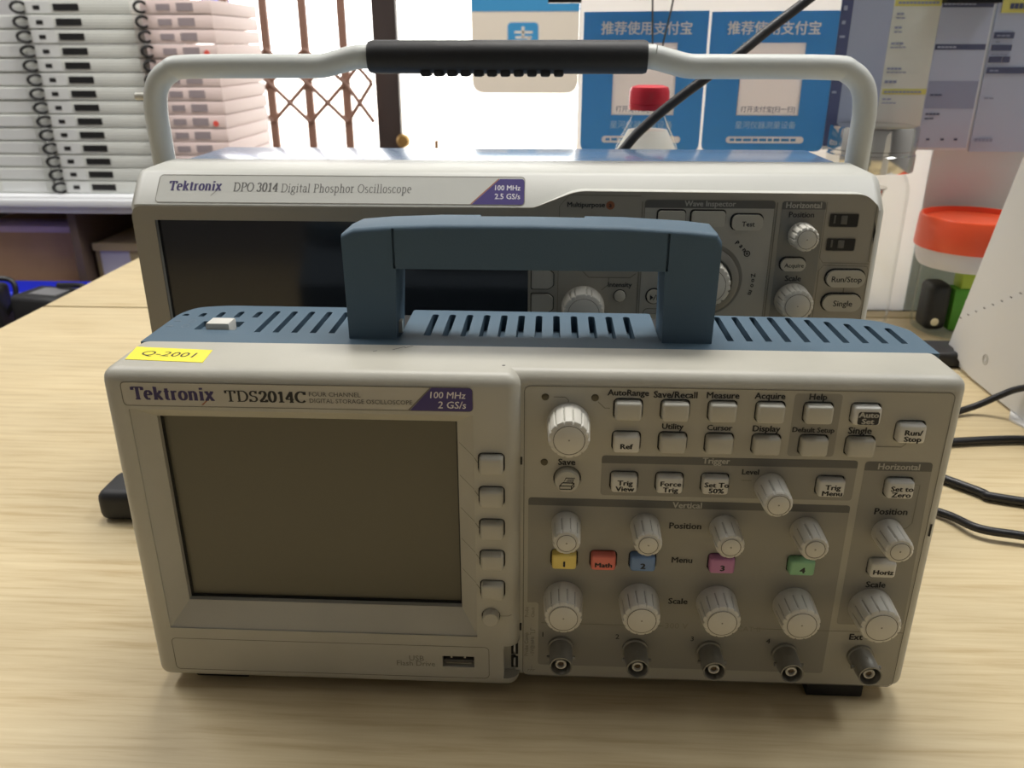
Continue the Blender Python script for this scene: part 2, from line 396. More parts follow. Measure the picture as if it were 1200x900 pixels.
# a hand-drawn serif alphabet: strokes inked with a broad pen (thick verticals, thin horizontals)
def _ser(x, y, w=0.2, h=0.0): return [(x - w / 2, y), (x + w / 2, y)]
GL = {
 'T': (0.66, [[(0.33, 0), (0.33, 0.7)], [(0.03, 0.68), (0.63, 0.68)], [(0.045, 0.70), (0.045, 0.52)], [(0.615, 0.70), (0.615, 0.52)], _ser(0.33, 0.02, 0.3)]),
 'D': (0.74, [[(0.16, 0), (0.16, 0.7)], [(0.03, 0.68), (0.34, 0.68)] + arc(0.34, 0.35, 0.32, 0.33, 90, -90, 14) + [(0.03, 0.02)]]),
 'S': (0.52, [arc(0.26, 0.52, 0.18, 0.16, 40, 250, 12) + arc(0.26, 0.19, 0.20, 0.17, 80, -150, 12), [(0.43, 0.70), (0.43, 0.52)], [(0.06, 0.18), (0.06, 0.0)]]),
 'P': (0.60, [[(0.16, 0), (0.16, 0.7)], [(0.03, 0.68), (0.32, 0.68)] + arc(0.32, 0.51, 0.22, 0.17, 90, -90, 12) + [(0.16, 0.34)], _ser(0.16, 0.02, 0.28)]),
 'O': (0.76, [arc(0.38, 0.35, 0.31, 0.335, 0, 360, 28)]),
 'C': (0.68, [arc(0.38, 0.35, 0.30, 0.335, 40, 320, 22), [(0.60, 0.70), (0.60, 0.50)]]),
 '0': (0.54, [arc(0.27, 0.35, 0.19, 0.335, 0, 360, 26)]),
 '1': (0.46, [[(0.25, 0), (0.25, 0.69)], [(0.25, 0.66), (0.08, 0.56)], _ser(0.25, 0.02, 0.34)]),
 '2': (0.54, [[(0.08, 0.50)] + arc(0.26, 0.50, 0.17, 0.18, 170, -20, 12) + [(0.30, 0.24), (0.08, 0.04)], [(0.06, 0.045), (0.48, 0.045)], [(0.06, 0.02), (0.48, 0.02)], [(0.47, 0.0), (0.48, 0.16)]]),
 '3': (0.52, [[(0.08, 0.56)] + arc(0.25, 0.52, 0.16, 0.155, 150, -80, 12), arc(0.25, 0.19, 0.19, 0.175, 85, -160, 14)]),
 '4': (0.56, [[(0.38, 0), (0.38, 0.69)], [(0.37, 0.66), (0.05, 0.20)], [(0.03, 0.20), (0.53, 0.20)], _ser(0.38, 0.02, 0.26)]),
 'e': (0.50, [[(0.08, 0.27), (0.42, 0.27)] + arc(0.25, 0.25, 0.17, 0.235, 5, 300, 18)]),
 'k': (0.58, [[(0.14, 0), (0.14, 0.72)], [(0.15, 0.20), (0.44, 0.46)], [(0.25, 0.28), (0.46, 0.02)], _ser(0.14, 0.02, 0.24), _ser(0.46, 0.02, 0.2), _ser(0.43, 0.475, 0.2), [(0.03, 0.70), (0.14, 0.70)]]),
 't': (0.36, [[(0.17, 0.64), (0.17, 0.12)] + arc(0.26, 0.12, 0.09, 0.10, 180, 310, 7), [(0.03, 0.475), (0.33, 0.475)]]),
 'r': (0.42, [[(0.14, 0), (0.14, 0.5)], arc(0.29, 0.30, 0.15, 0.175, 180, 60, 8), _ser(0.15, 0.02, 0.26), [(0.03, 0.48), (0.14, 0.48)]]),
 'o': (0.52, [arc(0.26, 0.25, 0.185, 0.235, 0, 360, 22)]),
 'n': (0.60, [[(0.14, 0), (0.14, 0.5)], arc(0.29, 0.30, 0.155, 0.18, 180, 0, 12) + [(0.445, 0.0)], _ser(0.14, 0.02, 0.22), _ser(0.445, 0.02, 0.22), [(0.03, 0.48), (0.14, 0.48)]]),
 'i': (0.30, [[(0.15, 0), (0.15, 0.5)], [(0.15, 0.60), (0.15, 0.71)], _ser(0.15, 0.02, 0.24), [(0.04, 0.48), (0.15, 0.48)]]),
 'x': (0.56, [[(0.11, 0.48), (0.44, 0.02)], [(0.44, 0.48), (0.10, 0.02)], _ser(0.12, 0.48, 0.22), _ser(0.43, 0.48, 0.2), _ser(0.11, 0.02, 0.2), _ser(0.44, 0.02, 0.22)]),
 'g': (0.52, [arc(0.24, 0.32, 0.155, 0.16, 0, 360, 18), arc(0.24, -0.07, 0.19, 0.12, 0, 360, 18), [(0.12, 0.17), (0.10, 0.08), (0.24, 0.05)], [(0.36, 0.44), (0.48, 0.48)]]),
 'a': (0.50, [arc(0.24, 0.33, 0.145, 0.155, 160, 0, 9) + [(0.385, 0.08), (0.46, 0.02)], arc(0.22, 0.14, 0.15, 0.125, 60, 340, 14)]),
 'l': (0.30, [[(0.15, 0), (0.15, 0.72)], _ser(0.15, 0.02, 0.24), [(0.04, 0.70), (0.15, 0.70)]]),
 'h': (0.60, [[(0.14, 0), (0.14, 0.72)], arc(0.29, 0.30, 0.155, 0.18, 180, 0, 12) + [(0.445, 0.0)], _ser(0.14, 0.02, 0.22), _ser(0.445, 0.02, 0.22), [(0.03, 0.70), (0.14, 0.70)]]),
 's': (0.42, [arc(0.21, 0.365, 0.125, 0.115, 40, 250, 10) + arc(0.21, 0.13, 0.14, 0.12, 80, -150, 10)]),
 'p': (0.56, [[(0.14, -0.22), (0.14, 0.5)], arc(0.28, 0.25, 0.185, 0.235, 150, -150, 16), _ser(0.14, -0.2, 0.24), [(0.03, 0.48), (0.14, 0.48)]]),
 'c': (0.47, [arc(0.26, 0.25, 0.18, 0.235, 40, 320, 16)]),
 ' ': (0.28, []),
}
def serif(mb, body, x0, x1, zbase, cap, y, bold=0.135, thin=0.045, gap=0.03):
    """serif lettering from x0 to x1 standing on zbase with capital height cap"""
    tot = sum(GL[c][0] + gap for c in body) - gap; y0_ = y
    sx = (x1 - x0) / tot; sz = cap / 0.7; cx = 0
    for ch in body:
        w, st = GL[ch]
        for kk_, p in enumerate(st):
            y = y0_ - 0.012 * kk_
            n = len(p); L = []; Rr = []
            closed = n > 8 and abs(p[0][0] - p[-1][0]) + abs(p[0][1] - p[-1][1]) < 1e-6
            for i in range(n):
                a = p[i - 1] if i > 0 else (p[-2] if closed else p[0]); b = p[i + 1] if i < n - 1 else (p[1] if closed else p[-1])
                dx, dy = b[0] - a[0], b[1] - a[1]; l = math.hypot(dx, dy) or 1; dx /= l; dy /= l
                hw = (thin + (bold - thin) * abs(dy) ** 1.3) / 2
                L.append((p[i][0] - dy * hw, p[i][1] + dx * hw)); Rr.append((p[i][0] + dy * hw, p[i][1] - dx * hw))
            vs = [(x0 + (cx + u) * sx, y, zbase + v * sz) for u, v in L + Rr]
            mb.add(vs, [(i, i + 1, i + 1 + n, i + n) for i in range(n - 1)])
        cx += w + gap
    return mb

# ------------------------------------------------------------------ the setting
def structure(o): o['kind'] = 'structure'; return o
structure(MB().box(-2500, 2300, -2600, 2760, -790, -750).build('floor', 'floor'))
structure(MB().box(-2500, 2300, -2600, 2760, 2050, 2090).build('ceiling', 'ceiling'))
structure(MB().box(-2500, -2460, -2600, 2760, -750, 2050).build('wall_left', 'dim_wall'))
structure(MB().box(2260, 2300, -2600, 2760, -750, 2050).build('wall_right', 'dim_wall'))
structure(MB().box(-2460, 2260, -2600, -2560, -750, 2050).build('wall_back', 'dim_wall'))
w = MB(); w.box(-2460, -1060, 2700, 2760, -750, 2050).box(420, 2260, 2700, 2760, -750, 2050).box(-1060, 420, 2700, 2760, 1400, 2050)
structure(w.build('wall_front', 'wall'))
structure(MB().box(-9000, 9000, 2760, 30000, -790, -752).build('ground_outside', 'ground'))
# glass door: dark stile, pane, pull bar and knob
d1 = structure(MB().box(-432, -350, 2690, 2735, -748, 1398, 3).build('door_1', 'stile'))
p = MB().box(-350, 380, 2708, 2714, -730, 1390).build('pane', 'pane', d1)
p = MB().box(340, 418, 2690, 2735, -748, 1398, 3).build('stile', 'stile', d1)
p = MB().box(-350, 340, 2692, 2733, -748, -640, 3).build('bottom_rail', 'stile', d1)
p = MB().lathe([(9, 0), (9, -10), (22, -16), (24, -30), (18, -40)], (-340, 2692, -38), 'y', 20).build('knob', 'brass', d1)
b = MB().tube([(-226, 2670, -96), (-226, 2670, -36)], 7, 10).tube([(-226, 2670, -88), (-226, 2708, -88)], 4, 8).tube([(-226, 2670, -44), (-226, 2708, -44)], 4, 8)
b.build('pull_bar', 'wood_edge', d1)
# ------------------------------------------------------------------ desks
def desk(name, label, x0, x1, y0, y1):
    r = empty(name, (0, 0, 0)); tag(r, label, 'desk')
    MB().box(x0, x1, y0, y1, -25, 0, 1.6, 2).build('desktop', 'wood', r)
    for a in (x0 + 30, x1 - 55): MB().box(a, a + 25, y0 + 40, y1 - 40, -750, -25).build('panel_leg', 'wood', r)
    MB().box(x0 + 55, x1 - 55, (y0 + y1) / 2, (y0 + y1) / 2 + 18, -500, -25).build('modesty_panel', 'wood', r)
    MB().box(x0 - 1.0, x0 - 0.05, y0 + 1, y1 - 1, -24, -1.5).build('edge_band', 'wood_edge', r)
    return r
desk('desk', 'pale wood desk carrying the blue-handled oscilloscope in the foreground', -385, 1000, -420, 566)
desk('desk', 'second pale wood desk behind the seam, pushed against the foreground desk', -385, 1000, 570, 1200)

# ------------------------------------------------------------------ foreground oscilloscope
T = empty('oscilloscope', (0, 0, 0))
tag(T, 'nearer smaller oscilloscope with slate blue carrying handle, yellow sticker and blank olive screen', 'oscilloscope')
W, ZB, ZT, FR = 326.3, 6.0, 151.6, 5.5
case = MB().box(0.5, W, FR, 32.5, ZB, ZT, 5.5, 5, lambda c: c.y < 20).build('front_case', 'case', T)
bump = MB().box(0, 160.3, 0, 31.9, ZB - 1.2, ZT + 0.06, 5.5, 5, lambda c: c.y < 20).build('screen_frame', 'case', T)
# wells for the keys
wells = MB(); keys = []
def key(cx, cz, w, h, col, front, txt=None, patch=False, r=1.5, prot=3.4):
    keys.append((cx, cz, w, h, col, front, txt, patch, r, prot))
CX = [201.0, 218.7, 236.4, 254.2, 272.0, 289.5]
for i, x in enumerate(CX):
    key(x, 136.9, 10.0, 7.4, 'key' if i < 5 else 'key_white', FR, ['Auto', 'Set'] if i == 5 else None, i == 5)
    key(x, 123.4, 10.0, 7.4, 'key_white' if i == 0 else 'key', FR, ['Ref'] if i == 0 else None)
key(307.1, 129.9, 10.0, 7.6, 'key_white', FR, ['Run/', 'Stop'])
for x, t in ((201.0, ['Trig', 'View']), (218.7, ['Force', 'Trig']), (236.4, ['Set To', '50%']), (280.8, ['Trig', 'Menu']), (307.0, ['Set to', 'Zero'])):
    key(x, 106.0, 10.0, 7.4, 'key_white', FR, t)
for x, t, c in ((178.4, '1', 'yellow'), (194.4, 'Math', 'red'), (210.4, '2', 'blue_key'), (242.4, '3', 'magenta'), (274.4, '4', 'green'), (306.5, 'Horiz', 'key_white')):
    key(x, 69.4, 10.0, 7.2, c, FR, [t])
for z in (115.4, 100.9, 86.2, 71.7, 57.1): key(149.2, z, 9.2, 7.4, 'key', 0.0)
wl, wr = MB(), MB()
for (cx, cz, w_, h_, c_, f_, t_, p_, r_, pr_) in keys:
    (wr if f_ > 1 else wl).prism(rrect(cx - w_ / 2 - 0.65, cx + w_ / 2 + 0.65, cz - h_ / 2 - 0.5, cz + h_ / 2 + 0.8, r_ + 0.4, 4), f_ - 3, f_ + 4.5)
wl.lathe([(3.9, -3), (3.9, 4.5)], (148.4, 0, 43.6), 'y', 24)
wr.lathe([(5.5, -3), (5.5, 4.5)], (178.7, FR, 106.6), 'y', 28)
# recessed display window: sloping frame down to the glass
fr = [(9.8, 135.4), (142.4, 135.4), (142.4, 32.4), (9.8, 32.4)]; inn = [(17.6, 130.4), (135.7, 130.4), (135.7, 43.4), (17.6, 43.4)]
fru = MB()
def ring(pts, y): return [(x, y, z) for x, z in pts]
e = [(x + (0.8 if x > 70 else -0.8) * 0, z) for x, z in fr]
fru.add(ring(e, -3) + ring(e, 0.7) + ring(inn, 5.5) + ring(inn, 9.0),
        [(3, 2, 1, 0), (12, 13, 14, 15)] + [(a + i, a + (i + 1) % 4, a + 4 + (i + 1) % 4, a + 4 + i) for a in (0, 4, 8) for i in range(4)])
cut(bump, fru); cut(bump, wl)
nb = MB().box(153.6, 165, -4, 6.2, 10.6, 27.8); cut(bump, nb)
usb = MB().box(127.2, 140.9, -3, 5.0, 16.0, 21.8); cut(bump, usb)
cut(case, MB().box(8, 158.5, 4, 14, 9, 138))
cut(case, wr)
# printed zones on the control panel
def film(name, polys, m, y, cutit=True):
    mb = MB()
    for q in polys: mb.prism(q, FR - y, FR + 0.05)
    o = mb.build(name, m, T)
    if cutit: cut(o, wr)
    return o
film('panel_film', [rrect(161.9, 321.0, 8.4, 145.6, 2.2)], 'panel', 0.06)
zones = [rpoly([(192, 117.0), (290.2, 117.0), (290.2, 99.4), (192, 99.4)], 1.6),
         rpoly([(163.5, 97.6), (290.2, 97.2), (290.7, 14.2), (168.2, 14.2), (168.2, 46.9), (163.5, 46.9)], [1.4, 1.4, 1.4, 1.4, 1.4, 0.4]),
         rpoly([(293.0, 116.8), (318.4, 116.8), (320.4, 40.2), (293.0, 40.2)], 1.6),
         rpoly([(262.8, 144.6), (280.4, 144.6), (280.4, 118.4), (262.8, 118.4)], 1.6)]
film('zone_print', zones, 'zone', 0.12)
heads = [rpoly([(192, 117.0), (290.2, 117.0), (290.2, 113.7), (192, 113.7)], [1.4, 1.4, 0, 0]),
         rpoly([(163.5, 97.6), (290.2, 97.2), (290.2, 93.9), (163.5, 94.2)], [1.4, 1.4, 0, 0]),
         rpoly([(293.0, 116.8), (318.4, 116.8), (318.5, 112.9), (293.0, 112.9)], [1.6, 1.6, 0, 0])]
film('heading_band', heads, 'zone_head', 0.16, False)
ln = MB(); yL = FR - 0.2
ln.stroke(rrect(161.7, 321.2, 8.2, 145.8, 2.4), 0.3, yL, True)
ln.stroke([(172.8, 141.4), (177.2, 141.4), (178.4, 140.2), (178.4, 139.4)], 0.28, yL)
ln.stroke([(189.6, 139.7), (192.2, 137.2), (194.2, 137.2)], 0.28, yL)
ln.stroke([(246.5, 107.4), (250.6, 107.4)], 0.28, yL)
ln.stroke([(296, 123.2), (305.3, 123.2), (306.6, 124.6), (306.8, 126)], 0.28, yL)
ln.stroke([(313, 107), (315.2, 107), (315.2, 90), (313.5, 87.6), (311, 87)], 0.28, yL)
ln.stroke([(169.4, 36.6), (221, 36.6)], 0.25, yL); ln.stroke([(259, 36.7), (320.9, 36.7)], 0.25, yL)
ln.build('panel_lines', 'line', T)
# lettering on the panel
L = MB(); y = FR - 0.24
for s_, x, z, w_ in (('AutoRange', 200.8, 143.3, 15.4), ('Save/Recall', 218.5, 143.2, 16.2), ('Measure', 236.2, 143.3, 12.0), ('Acquire', 253.6, 143.0, 11.2), ('Help', 271.4, 143.0, 6.4),
                     ('Utility', 218.4, 129.7, 8.0), ('Cursor', 236.2, 129.9, 9.4), ('Display', 253.8, 129.5, 10.2), ('Default Setup', 271.4, 129.4, 15.6), ('Single', 288.8, 129.4, 8.6), ('Save', 178.4, 113.9, 6.6),
                     ('Level', 249.8, 111.2, 6.4), ('Position', 226.6, 86.2, 12.6), ('Menu', 226.5, 70.0, 8.2), ('Scale', 226.4, 49.7, 7.8), ('Position', 306.2, 95.0, 12.6), ('Scale', 305.9, 60.6, 7.8), ('Ext', 302.1, 34.0, 5.4)):
    text(MB(), s_, x, z, y, w_, bold=0.034).build('printed_word', 'ink', T)
for s_, x in (('1', 170.2), ('2', 202.1), ('3', 233.9), ('4', 265.9)): text(MB(), s_, x, 30.5, y, None, 2.4, bold=0.012).build('channel_number', 'ink', T)
L = MB()
for s_, x, z, w_ in (('Trigger', 236.2, 115.3, 10.4), ('Vertical', 226.6, 95.7, 11.4), ('Horizontal', 305.9, 114.8, 15.6)): text(MB(), s_, x, z, y, w_, bold=0.028).build('heading_word', 'ink_light', T)
L = MB(); text(L, '300 V', 226.8, 37.0, y, 9.6, bold=0.0); text(L, 'CAT II', 257, 36.4, y, 9.5, bold=0.0)
text(L, 'Probe', 163.2, 42.0, y, 5.2, rot=PI / 2, bold=0); text(L, 'Check', 165.8, 42.0, y, 5.2, rot=PI / 2, bold=0)
text(L, 'Probe Comp', 163.4, 25, y, 12.4, rot=PI / 2, bold=0); text(L, '~5V@1kHz', 165.9, 24, y, 10.4, rot=PI / 2, bold=0)
L.stroke([(164.9, 30.2), (164.9, 31.2), (166.8, 31.2), (166.8, 32.6), (164.9, 32.6), (164.9, 33.6)], 0.25, y)
for k in range(3): L.stroke([(163.6 + k * 1.1, 10.2), (164.4 + k * 1.1, 11.4)], 0.2, y)
L.stroke([(163.6, 11.4), (167.2, 11.4)], 0.2, y); L.stroke([(165.6, 11.4), (165.6, 13.6)], 0.2, y)
L.build('faint_lettering', 'ink_soft', T)
# keys
for (cx, cz, w_, h_, c_, f_, t_, p_, r_, pr_) in keys:
    k = MB().box(cx - w_ / 2, cx + w_ / 2, f_ - pr_, f_ + 4, cz - h_ / 2, cz + h_ / 2, 1.15, 3, lambda c: c.y < f_ + 3.9).build('key' if f_ > 1 else 'menu_key', c_, T)
    MB().prism(rrect(cx - w_ / 2 - 0.6, cx + w_ / 2 + 0.6, cz - h_ / 2 - 0.45, cz + h_ / 2 + 0.75, r_ + 0.3, 4), f_ + 0.75, f_ + 4.4).build('key_gap_shade', 'dark', k)  # dark backing stands in for the shade deep in the gap
    if t_:
        L = MB(); yy = f_ - pr_ - 0.06; zc = cz
        if p_: MB().prism(rrect(cx - 3.6, cx + 4.2, cz - 3.2, cz + 2.0, 0.9), yy, yy + 0.2).build('black_patch', 'ink', k); yy -= 0.05
        if len(t_) == 1: text(L, t_[0], cx, cz - 0.7, yy, em=3.6 if len(t_[0]) == 1 else 3.0, bold=0.05)
        else:
            for q, tt in enumerate(t_): text(L, tt, cx + 0.25, cz + (0.85 if q == 0 else -1.75), yy, em=3.0, bold=0.045)
        L.build('key_lettering', 'ink_light' if p_ else 'ink', k)
MB().lathe([(3.5, 4), (3.5, -2.4), (3.1, -3.1), (2.2, -3.3)], (148.4, 0, 43.6), 'y', 24).build('round_key', 'key', T)
MB().lathe([(3.85, 0.75), (3.85, 4.4)], (148.4, 0, 43.6), 'y', 24).build('key_gap_shade', 'dark', bpy.data.objects['round_key'])
kb = MB().lathe([(5.0, 4), (5.0, -2.6), (4.5, -3.3), (3.4, -3.5)], (178.7, FR, 106.6), 'y', 28).build('save_key', 'key', T)
MB().lathe([(5.45, 0.75), (5.45, 4.4)], (178.7, FR, 106.6), 'y', 28).build('key_gap_shade', 'dark', kb)
pr = MB(); yy = FR - 3.62     # little printer picture
for q in ([(175.8, 105.0), (176.8, 106.4), (181.4, 106.4), (181.4, 105.0), (180.4, 103.6), (175.8, 103.6)], [(177.2, 106.5), (178.2, 108.6), (181.6, 108.6), (180.6, 106.5)]): pr.stroke(q, 0.4, yy, True)
pr.stroke([(175.8, 105.0), (180.4, 105.0), (181.4, 106.4)], 0.4, yy); pr.stroke([(180.4, 105.0), (180.4, 103.6)], 0.4, yy)
pr.stroke([(178.4, 107.2), (180.6, 107.2)], 0.3, yy); pr.stroke([(178.8, 107.9), (181.0, 107.9)], 0.3, yy)
pr.build('printer_symbol', 'ink', kb)
# indicator lamps
for x, z in ((169.6, 141.3), (188.4, 141.3), (169.6, 113.5)):
    MB().lathe([(1.45, 0), (1.35, -0.35), (0.7, -0.5)], (x, FR, z), 'y', 20).build('indicator_lamp', 'led', T)
# knobs
def knob(parent, cx, cz, f, r, length, n, mcap='knob', taper=0.93, ringr=0.72, face=None):
    rf = lambda a, h: 1.0 - (0.065 if (a * n / (2 * PI)) % 1.0 < 0.16 and h < -length * 0.2 else 0)
    prof = [(r * 1.0, 1.0), (r * 1.0, -length * 0.15), (r * 0.985, -length * 0.3), (r * taper, -length + 1.4), (r * (taper - 0.03), -length + 0.5), (r * (taper - 0.13), -length)]
    k = MB().lathe(prof, (cx, f, cz), 'y', 96, rfun=rf).build('knob', mcap, parent)
    cr = r * ringr
    c = MB().lathe([(cr, 0.2), (cr, -0.25), (cr - 0.25, -0.4)], (cx, f - length, cz), 'y', 40).build('cap_disc', face or mcap, k)
    rg = MB(); rg.lathe([(cr - 0.05, -0.42), (cr - 0.35, -0.44)], (cx, f - length, cz), 'y', 40, False); rg.lathe([(0.35, -0.46), (0.1, -0.47)], (cx, f - length, cz), 'y', 10, False); rg.build('cap_ring', 'line', k)
    g = MB()
    for j in range(n):     # short moulded grip marks along the skirt
        a = 2 * PI * (j + 0.08) / n; ca, sa = math.cos(a), math.sin(a)
        for (h0, h1) in ((-length * 0.32, -length + 1.8),):
            r0, r1 = r * 0.99, r * (taper + 0.0); pw = 0.32
            g.add([(cx + ca * r0 * 0.962 - sa * pw, f + h0, cz + sa * r0 * 0.962 + ca * pw), (cx + ca * r0 * 0.962 + sa * pw, f + h0, cz + sa * r0 * 0.962 - ca * pw),
                   (cx + ca * r1 * 0.962 + sa * pw, f + h1, cz + sa * r1 * 0.962 - ca * pw), (cx + ca * r1 * 0.962 - sa * pw, f + h1, cz + sa * r1 * 0.962 + ca * pw)], [(0, 1, 2, 3)])
    g.build('grip_groove', 'groove', k)
    return k
knob(T, 178.6, 130.6, FR, 8.3, 15.0, 14)
knob(T, 257.9, 104.8, FR, 6.0, 14.0, 10)
for x in (178.8, 210.4, 242.0, 274.0, 306.0): knob(T, x, 85.7, FR, 5.9, 14.0, 10, ringr=0.66)
for x in (178.4, 210.0, 242.2, 273.8, 305.2): knob(T, x, 49.6, FR, 8.3 if x < 300 else 8.8, 13.5, 14)
# BNC inputs
for x in (178.0, 210.0, 241.6, 273.4, 305.2):
    z = 24.2
    b = MB().lathe([(5.6, 0.5), (5.6, -1.4), (4.9, -1.6), (4.9, -9.0), (4.7, -9.4), (4.7, -12.8), (4.2, -12.9), (4.0, -12.2), (4.0, -4.0), (0.5, -4.0)], (x, FR, z), 'y', 36).build('input_connector', 'bnc', T)
    MB().lathe([(3.95, -4.3), (3.95, -4.6)], (x, FR, z), 'y', 28).build('connector_floor', 'bnc_in', b)
    MB().lathe([(2.3, -4.5), (2.3, -11.4), (1.6, -11.6), (1.3, -11.0), (1.3, -7)], (x, FR, z), 'y', 24).build('insulator', 'knob', b)
    MB().lathe([(1.15, -6), (1.15, -10.9), (0.5, -11.0)], (x, FR, z), 'y', 16).build('centre_contact', 'bnc_in', b)
    lug = MB()
    for sx in (-1, 1): lug.lathe([(0.9, 0), (0.9, 1.4), (0.5, 1.6)], (x + (4.6 if sx > 0 else -6.0), FR - 7.2, z), 'x', 12)
    lug.lathe([(0.55, 0), (0.4, 0.25)], (x, FR - 7.2, z + 4.8), 'z', 10); lug.build('bayonet_lug', 'bnc', b)
# display
lcd = MB().box(17.3, 136.0, 8.6, 12.5, 43.1, 130.7).build('screen', 'lcd', T)
gk = MB().box(17.55, 18.5, 7.9, 8.7, 43.4, 130.4).box(17.6, 135.7, 7.9, 8.7, 43.4, 44.4).box(134.9, 135.72, 7.9, 8.7, 43.4, 130.4).box(17.6, 135.7, 7.9, 8.7, 129.8, 130.42)
gk.build('screen_gasket', 'lcd_edge', T)
# name strip above the display
st = MB().prism(rrect(8.5, 142.4, 137.2, 146.6, 1.6), -0.12, 0.1).build('name_strip', 'label_strip', T)
sl = MB().stroke(rrect(8.4, 142.5, 137.1, 146.7, 1.7), 0.3, -0.18, True); sl.stroke([(118.2, 137.3), (126.7, 146.5)], 0.5, -0.19)
sl.build('strip_border', 'line', st)
MB().prism(rpoly([(118.6, 137.15), (142.35, 137.15), (142.35, 146.6), (127.1, 146.6)], [0, 1.5, 1.5, 0]), -0.2, -0.05).build('violet_flag', 'violet', st)
L = MB(); text(L, '100 MHz', 139.9, 143.7, -0.26, 13.4, bold=0.012, align='R', shear=0.12); text(L, '2 GS/s', 139.9, 139.7, -0.26, 10.6, bold=0.012, align='R', shear=0.12)
L.build('flag_lettering', 'white_ink', st)
serif(MB(), 'Tektronix', 12.3, 44.2, 139.75, 5.1, -0.2, 0.205, 0.075).build('maker_lettering', 'navy_ink', st)
MB().add([(38.6, -0.22, 137.8), (39.4, -0.22, 137.8), (41.6, -0.22, 139.9), (41.0, -0.22, 139.9)], [(0, 1, 2, 3)]).build('maker_slash', 'rust_ink', st)
L = MB(); serif(L, 'TDS ', 48.3, 62.8, 139.5, 4.5, -0.2, 0.14, 0.055); serif(L, '2014C', 61.2, 79.3, 139.5, 4.5, -0.2, 0.19, 0.07)
L.build('model_lettering', 'ink', st)
L = MB(); text(L, 'FOUR CHANNEL', 80.6, 143.1, -0.2, 19.6, bold=0.004, align='L'); text(L, 'DIGITAL STORAGE OSCILLOSCOPE', 80.6, 140.4, -0.2, 39.0, bold=0.004, align='L')
L.build('strip_lettering', 'grey_ink', st)
# lower trim, softkey leader lines, USB port, probe contacts
ln = MB().stroke(rrect(9.3, 147.3, 10.4, 27.0, 2.0), 0.3, -0.06, True)
for z in (115.4, 100.9, 86.2, 71.7, 57.1): ln.stroke([(142.6, z + 2.3), (144.0, z)], 0.25, -0.06)
ln.stroke([(152.4, 43.6), (155.6, 43.7), (157.0, 44.4)], 0.25, -0.06)
ln.build('trim_line', 'line', T)
ln = MB()
for z in (115.4, 100.9, 86.2, 71.7, 57.1): ln.add([(136.3, 5.05, z + 6.1), (136.3, 5.05, z + 6.4), (142.3, 0.72, z + 2.5), (142.3, 0.72, z + 2.25)], [(0, 1, 2, 3)])
ln.build('leader_line', 'line', T)
L = MB(); text(L, 'USB', 116.0, 20.2, -0.07, 6.4, bold=0.004); text(L, 'Flash Drive', 115.6, 17.4, -0.07, 16.6, bold=0.004); L.build('port_lettering', 'ink_soft', T)
up = MB().box(127.25, 140.85, 4.2, 5.0, 16.05, 21.75).build('usb_port', 'dark', T)
MB().box(127.9, 140.2, 1.2, 4.3, 17.6, 19.0).build('port_tongue', 'grey_ink', up)
t_ = MB()
for x in (131, 136.8): t_.box(x - 0.4, x + 0.4, 0.8, 1.3, 20.3, 20.9)
t_.box(128.6, 139.6, 0.9, 1.3, 17.2, 17.5); t_.build('port_spring', 'nickel', up)
for z0, z1 in ((19.6, 26.8), (12.4, 19.0)):
    c_ = MB().box(156.6, 159.6, 5.2, 6.15, z0, z1 - 0.6).build('probe_contact_slot', 'dark', T)
    MB().tube([(158.1, 5.0, z0 + 0.6), (158.1, 3.2, (z0 + z1) / 2 - 0.3), (158.1, 5.0, z1 - 1.2)], 0.45, 8).build('probe_contact', 'nickel', c_)
mk = MB().box(160.2, 161.0, FR - 0.5, FR + 0.2, 112.4, 115.6).box(160.2, 161.0, FR - 0.5, FR + 0.2, 32.5, 36.0).box(322.6, 323.3, FR - 0.1, FR + 0.2, 84.0, 89.5)
mk.build('latch_slot', 'dark', T)
# blue top cover with vents
def slot(x, y0, y1, w_=3.0): return [(x - w_ / 2, y0), (x + w_ / 2, y0)] + [(x + w_ / 2 * math.cos(math.radians(a)), y1 - w_ / 2 + w_ / 2 * math.sin(math.radians(a))) for a in range(0, 181, 30)]
outline = rpoly([(2.0, 32.5), (325.8, 32.5), (325.8, 62), (318, 73.5), (306.8, 77.6), (237.6, 79.3), (237.6, 43.6), (216.4, 43.6), (216.4, 80.6), (108.1, 81.6), (108.1, 43.6), (86.9, 43.6), (86.9, 84), (20, 84.6), (6, 81), (2.0, 70)],
                [0, 0, 4, 5, 5, 0.5, 0, 0, 1.5, 1.5, 0, 0, 0.5, 5, 5, 4])
cov = MB().prism(outline, 141.0, ZT - 0.15, 'xy').build('top_cover', 'blue', T)
sc = MB()
ls = [(5.8, 68.2, 71.0), (13.4, 67.4, 72.4), (21.5, 66.8, 74.2), (29.8, 66.8, 75.3), (38.2, 66.9, 75.6)] + [(46.0 + 8.05 * k, 46.6, 76.8) for k in range(5)]
for x, a, c in ls: sc.prism(slot(x, a, c, 2.7), 144.5, 155, 'xy')
for k in range(12): sc.prism(slot(119.2 + 7.81 * k, 45.2, 75.2), 144.5, 155, 'xy')
for k in range(10): sc.prism(slot(245.8 + 7.87 * k, 44.0, min(77.2, 77.4 - max(0, k - 4) * 2.6), 2.7), 144.5, 155, 'xy')
sc.box(17.6, 36.0, 49.0, 60.5, 149.2, 155)
cut(cov, sc)
MB().box(22.8, 32.9, 49.6, 58.0, 145, 154.2, 0.9, 2, lambda c: c.z > 150).build('power_button', 'key_white', T)
sy = MB()
for (x, y_) in ((6.0, 60.5), (5.4, 53.0)): sy.prism(slot(x, y_ - 0.9, y_ + 1.4, 2.6), ZT - 0.16, ZT - 0.08, 'xy')
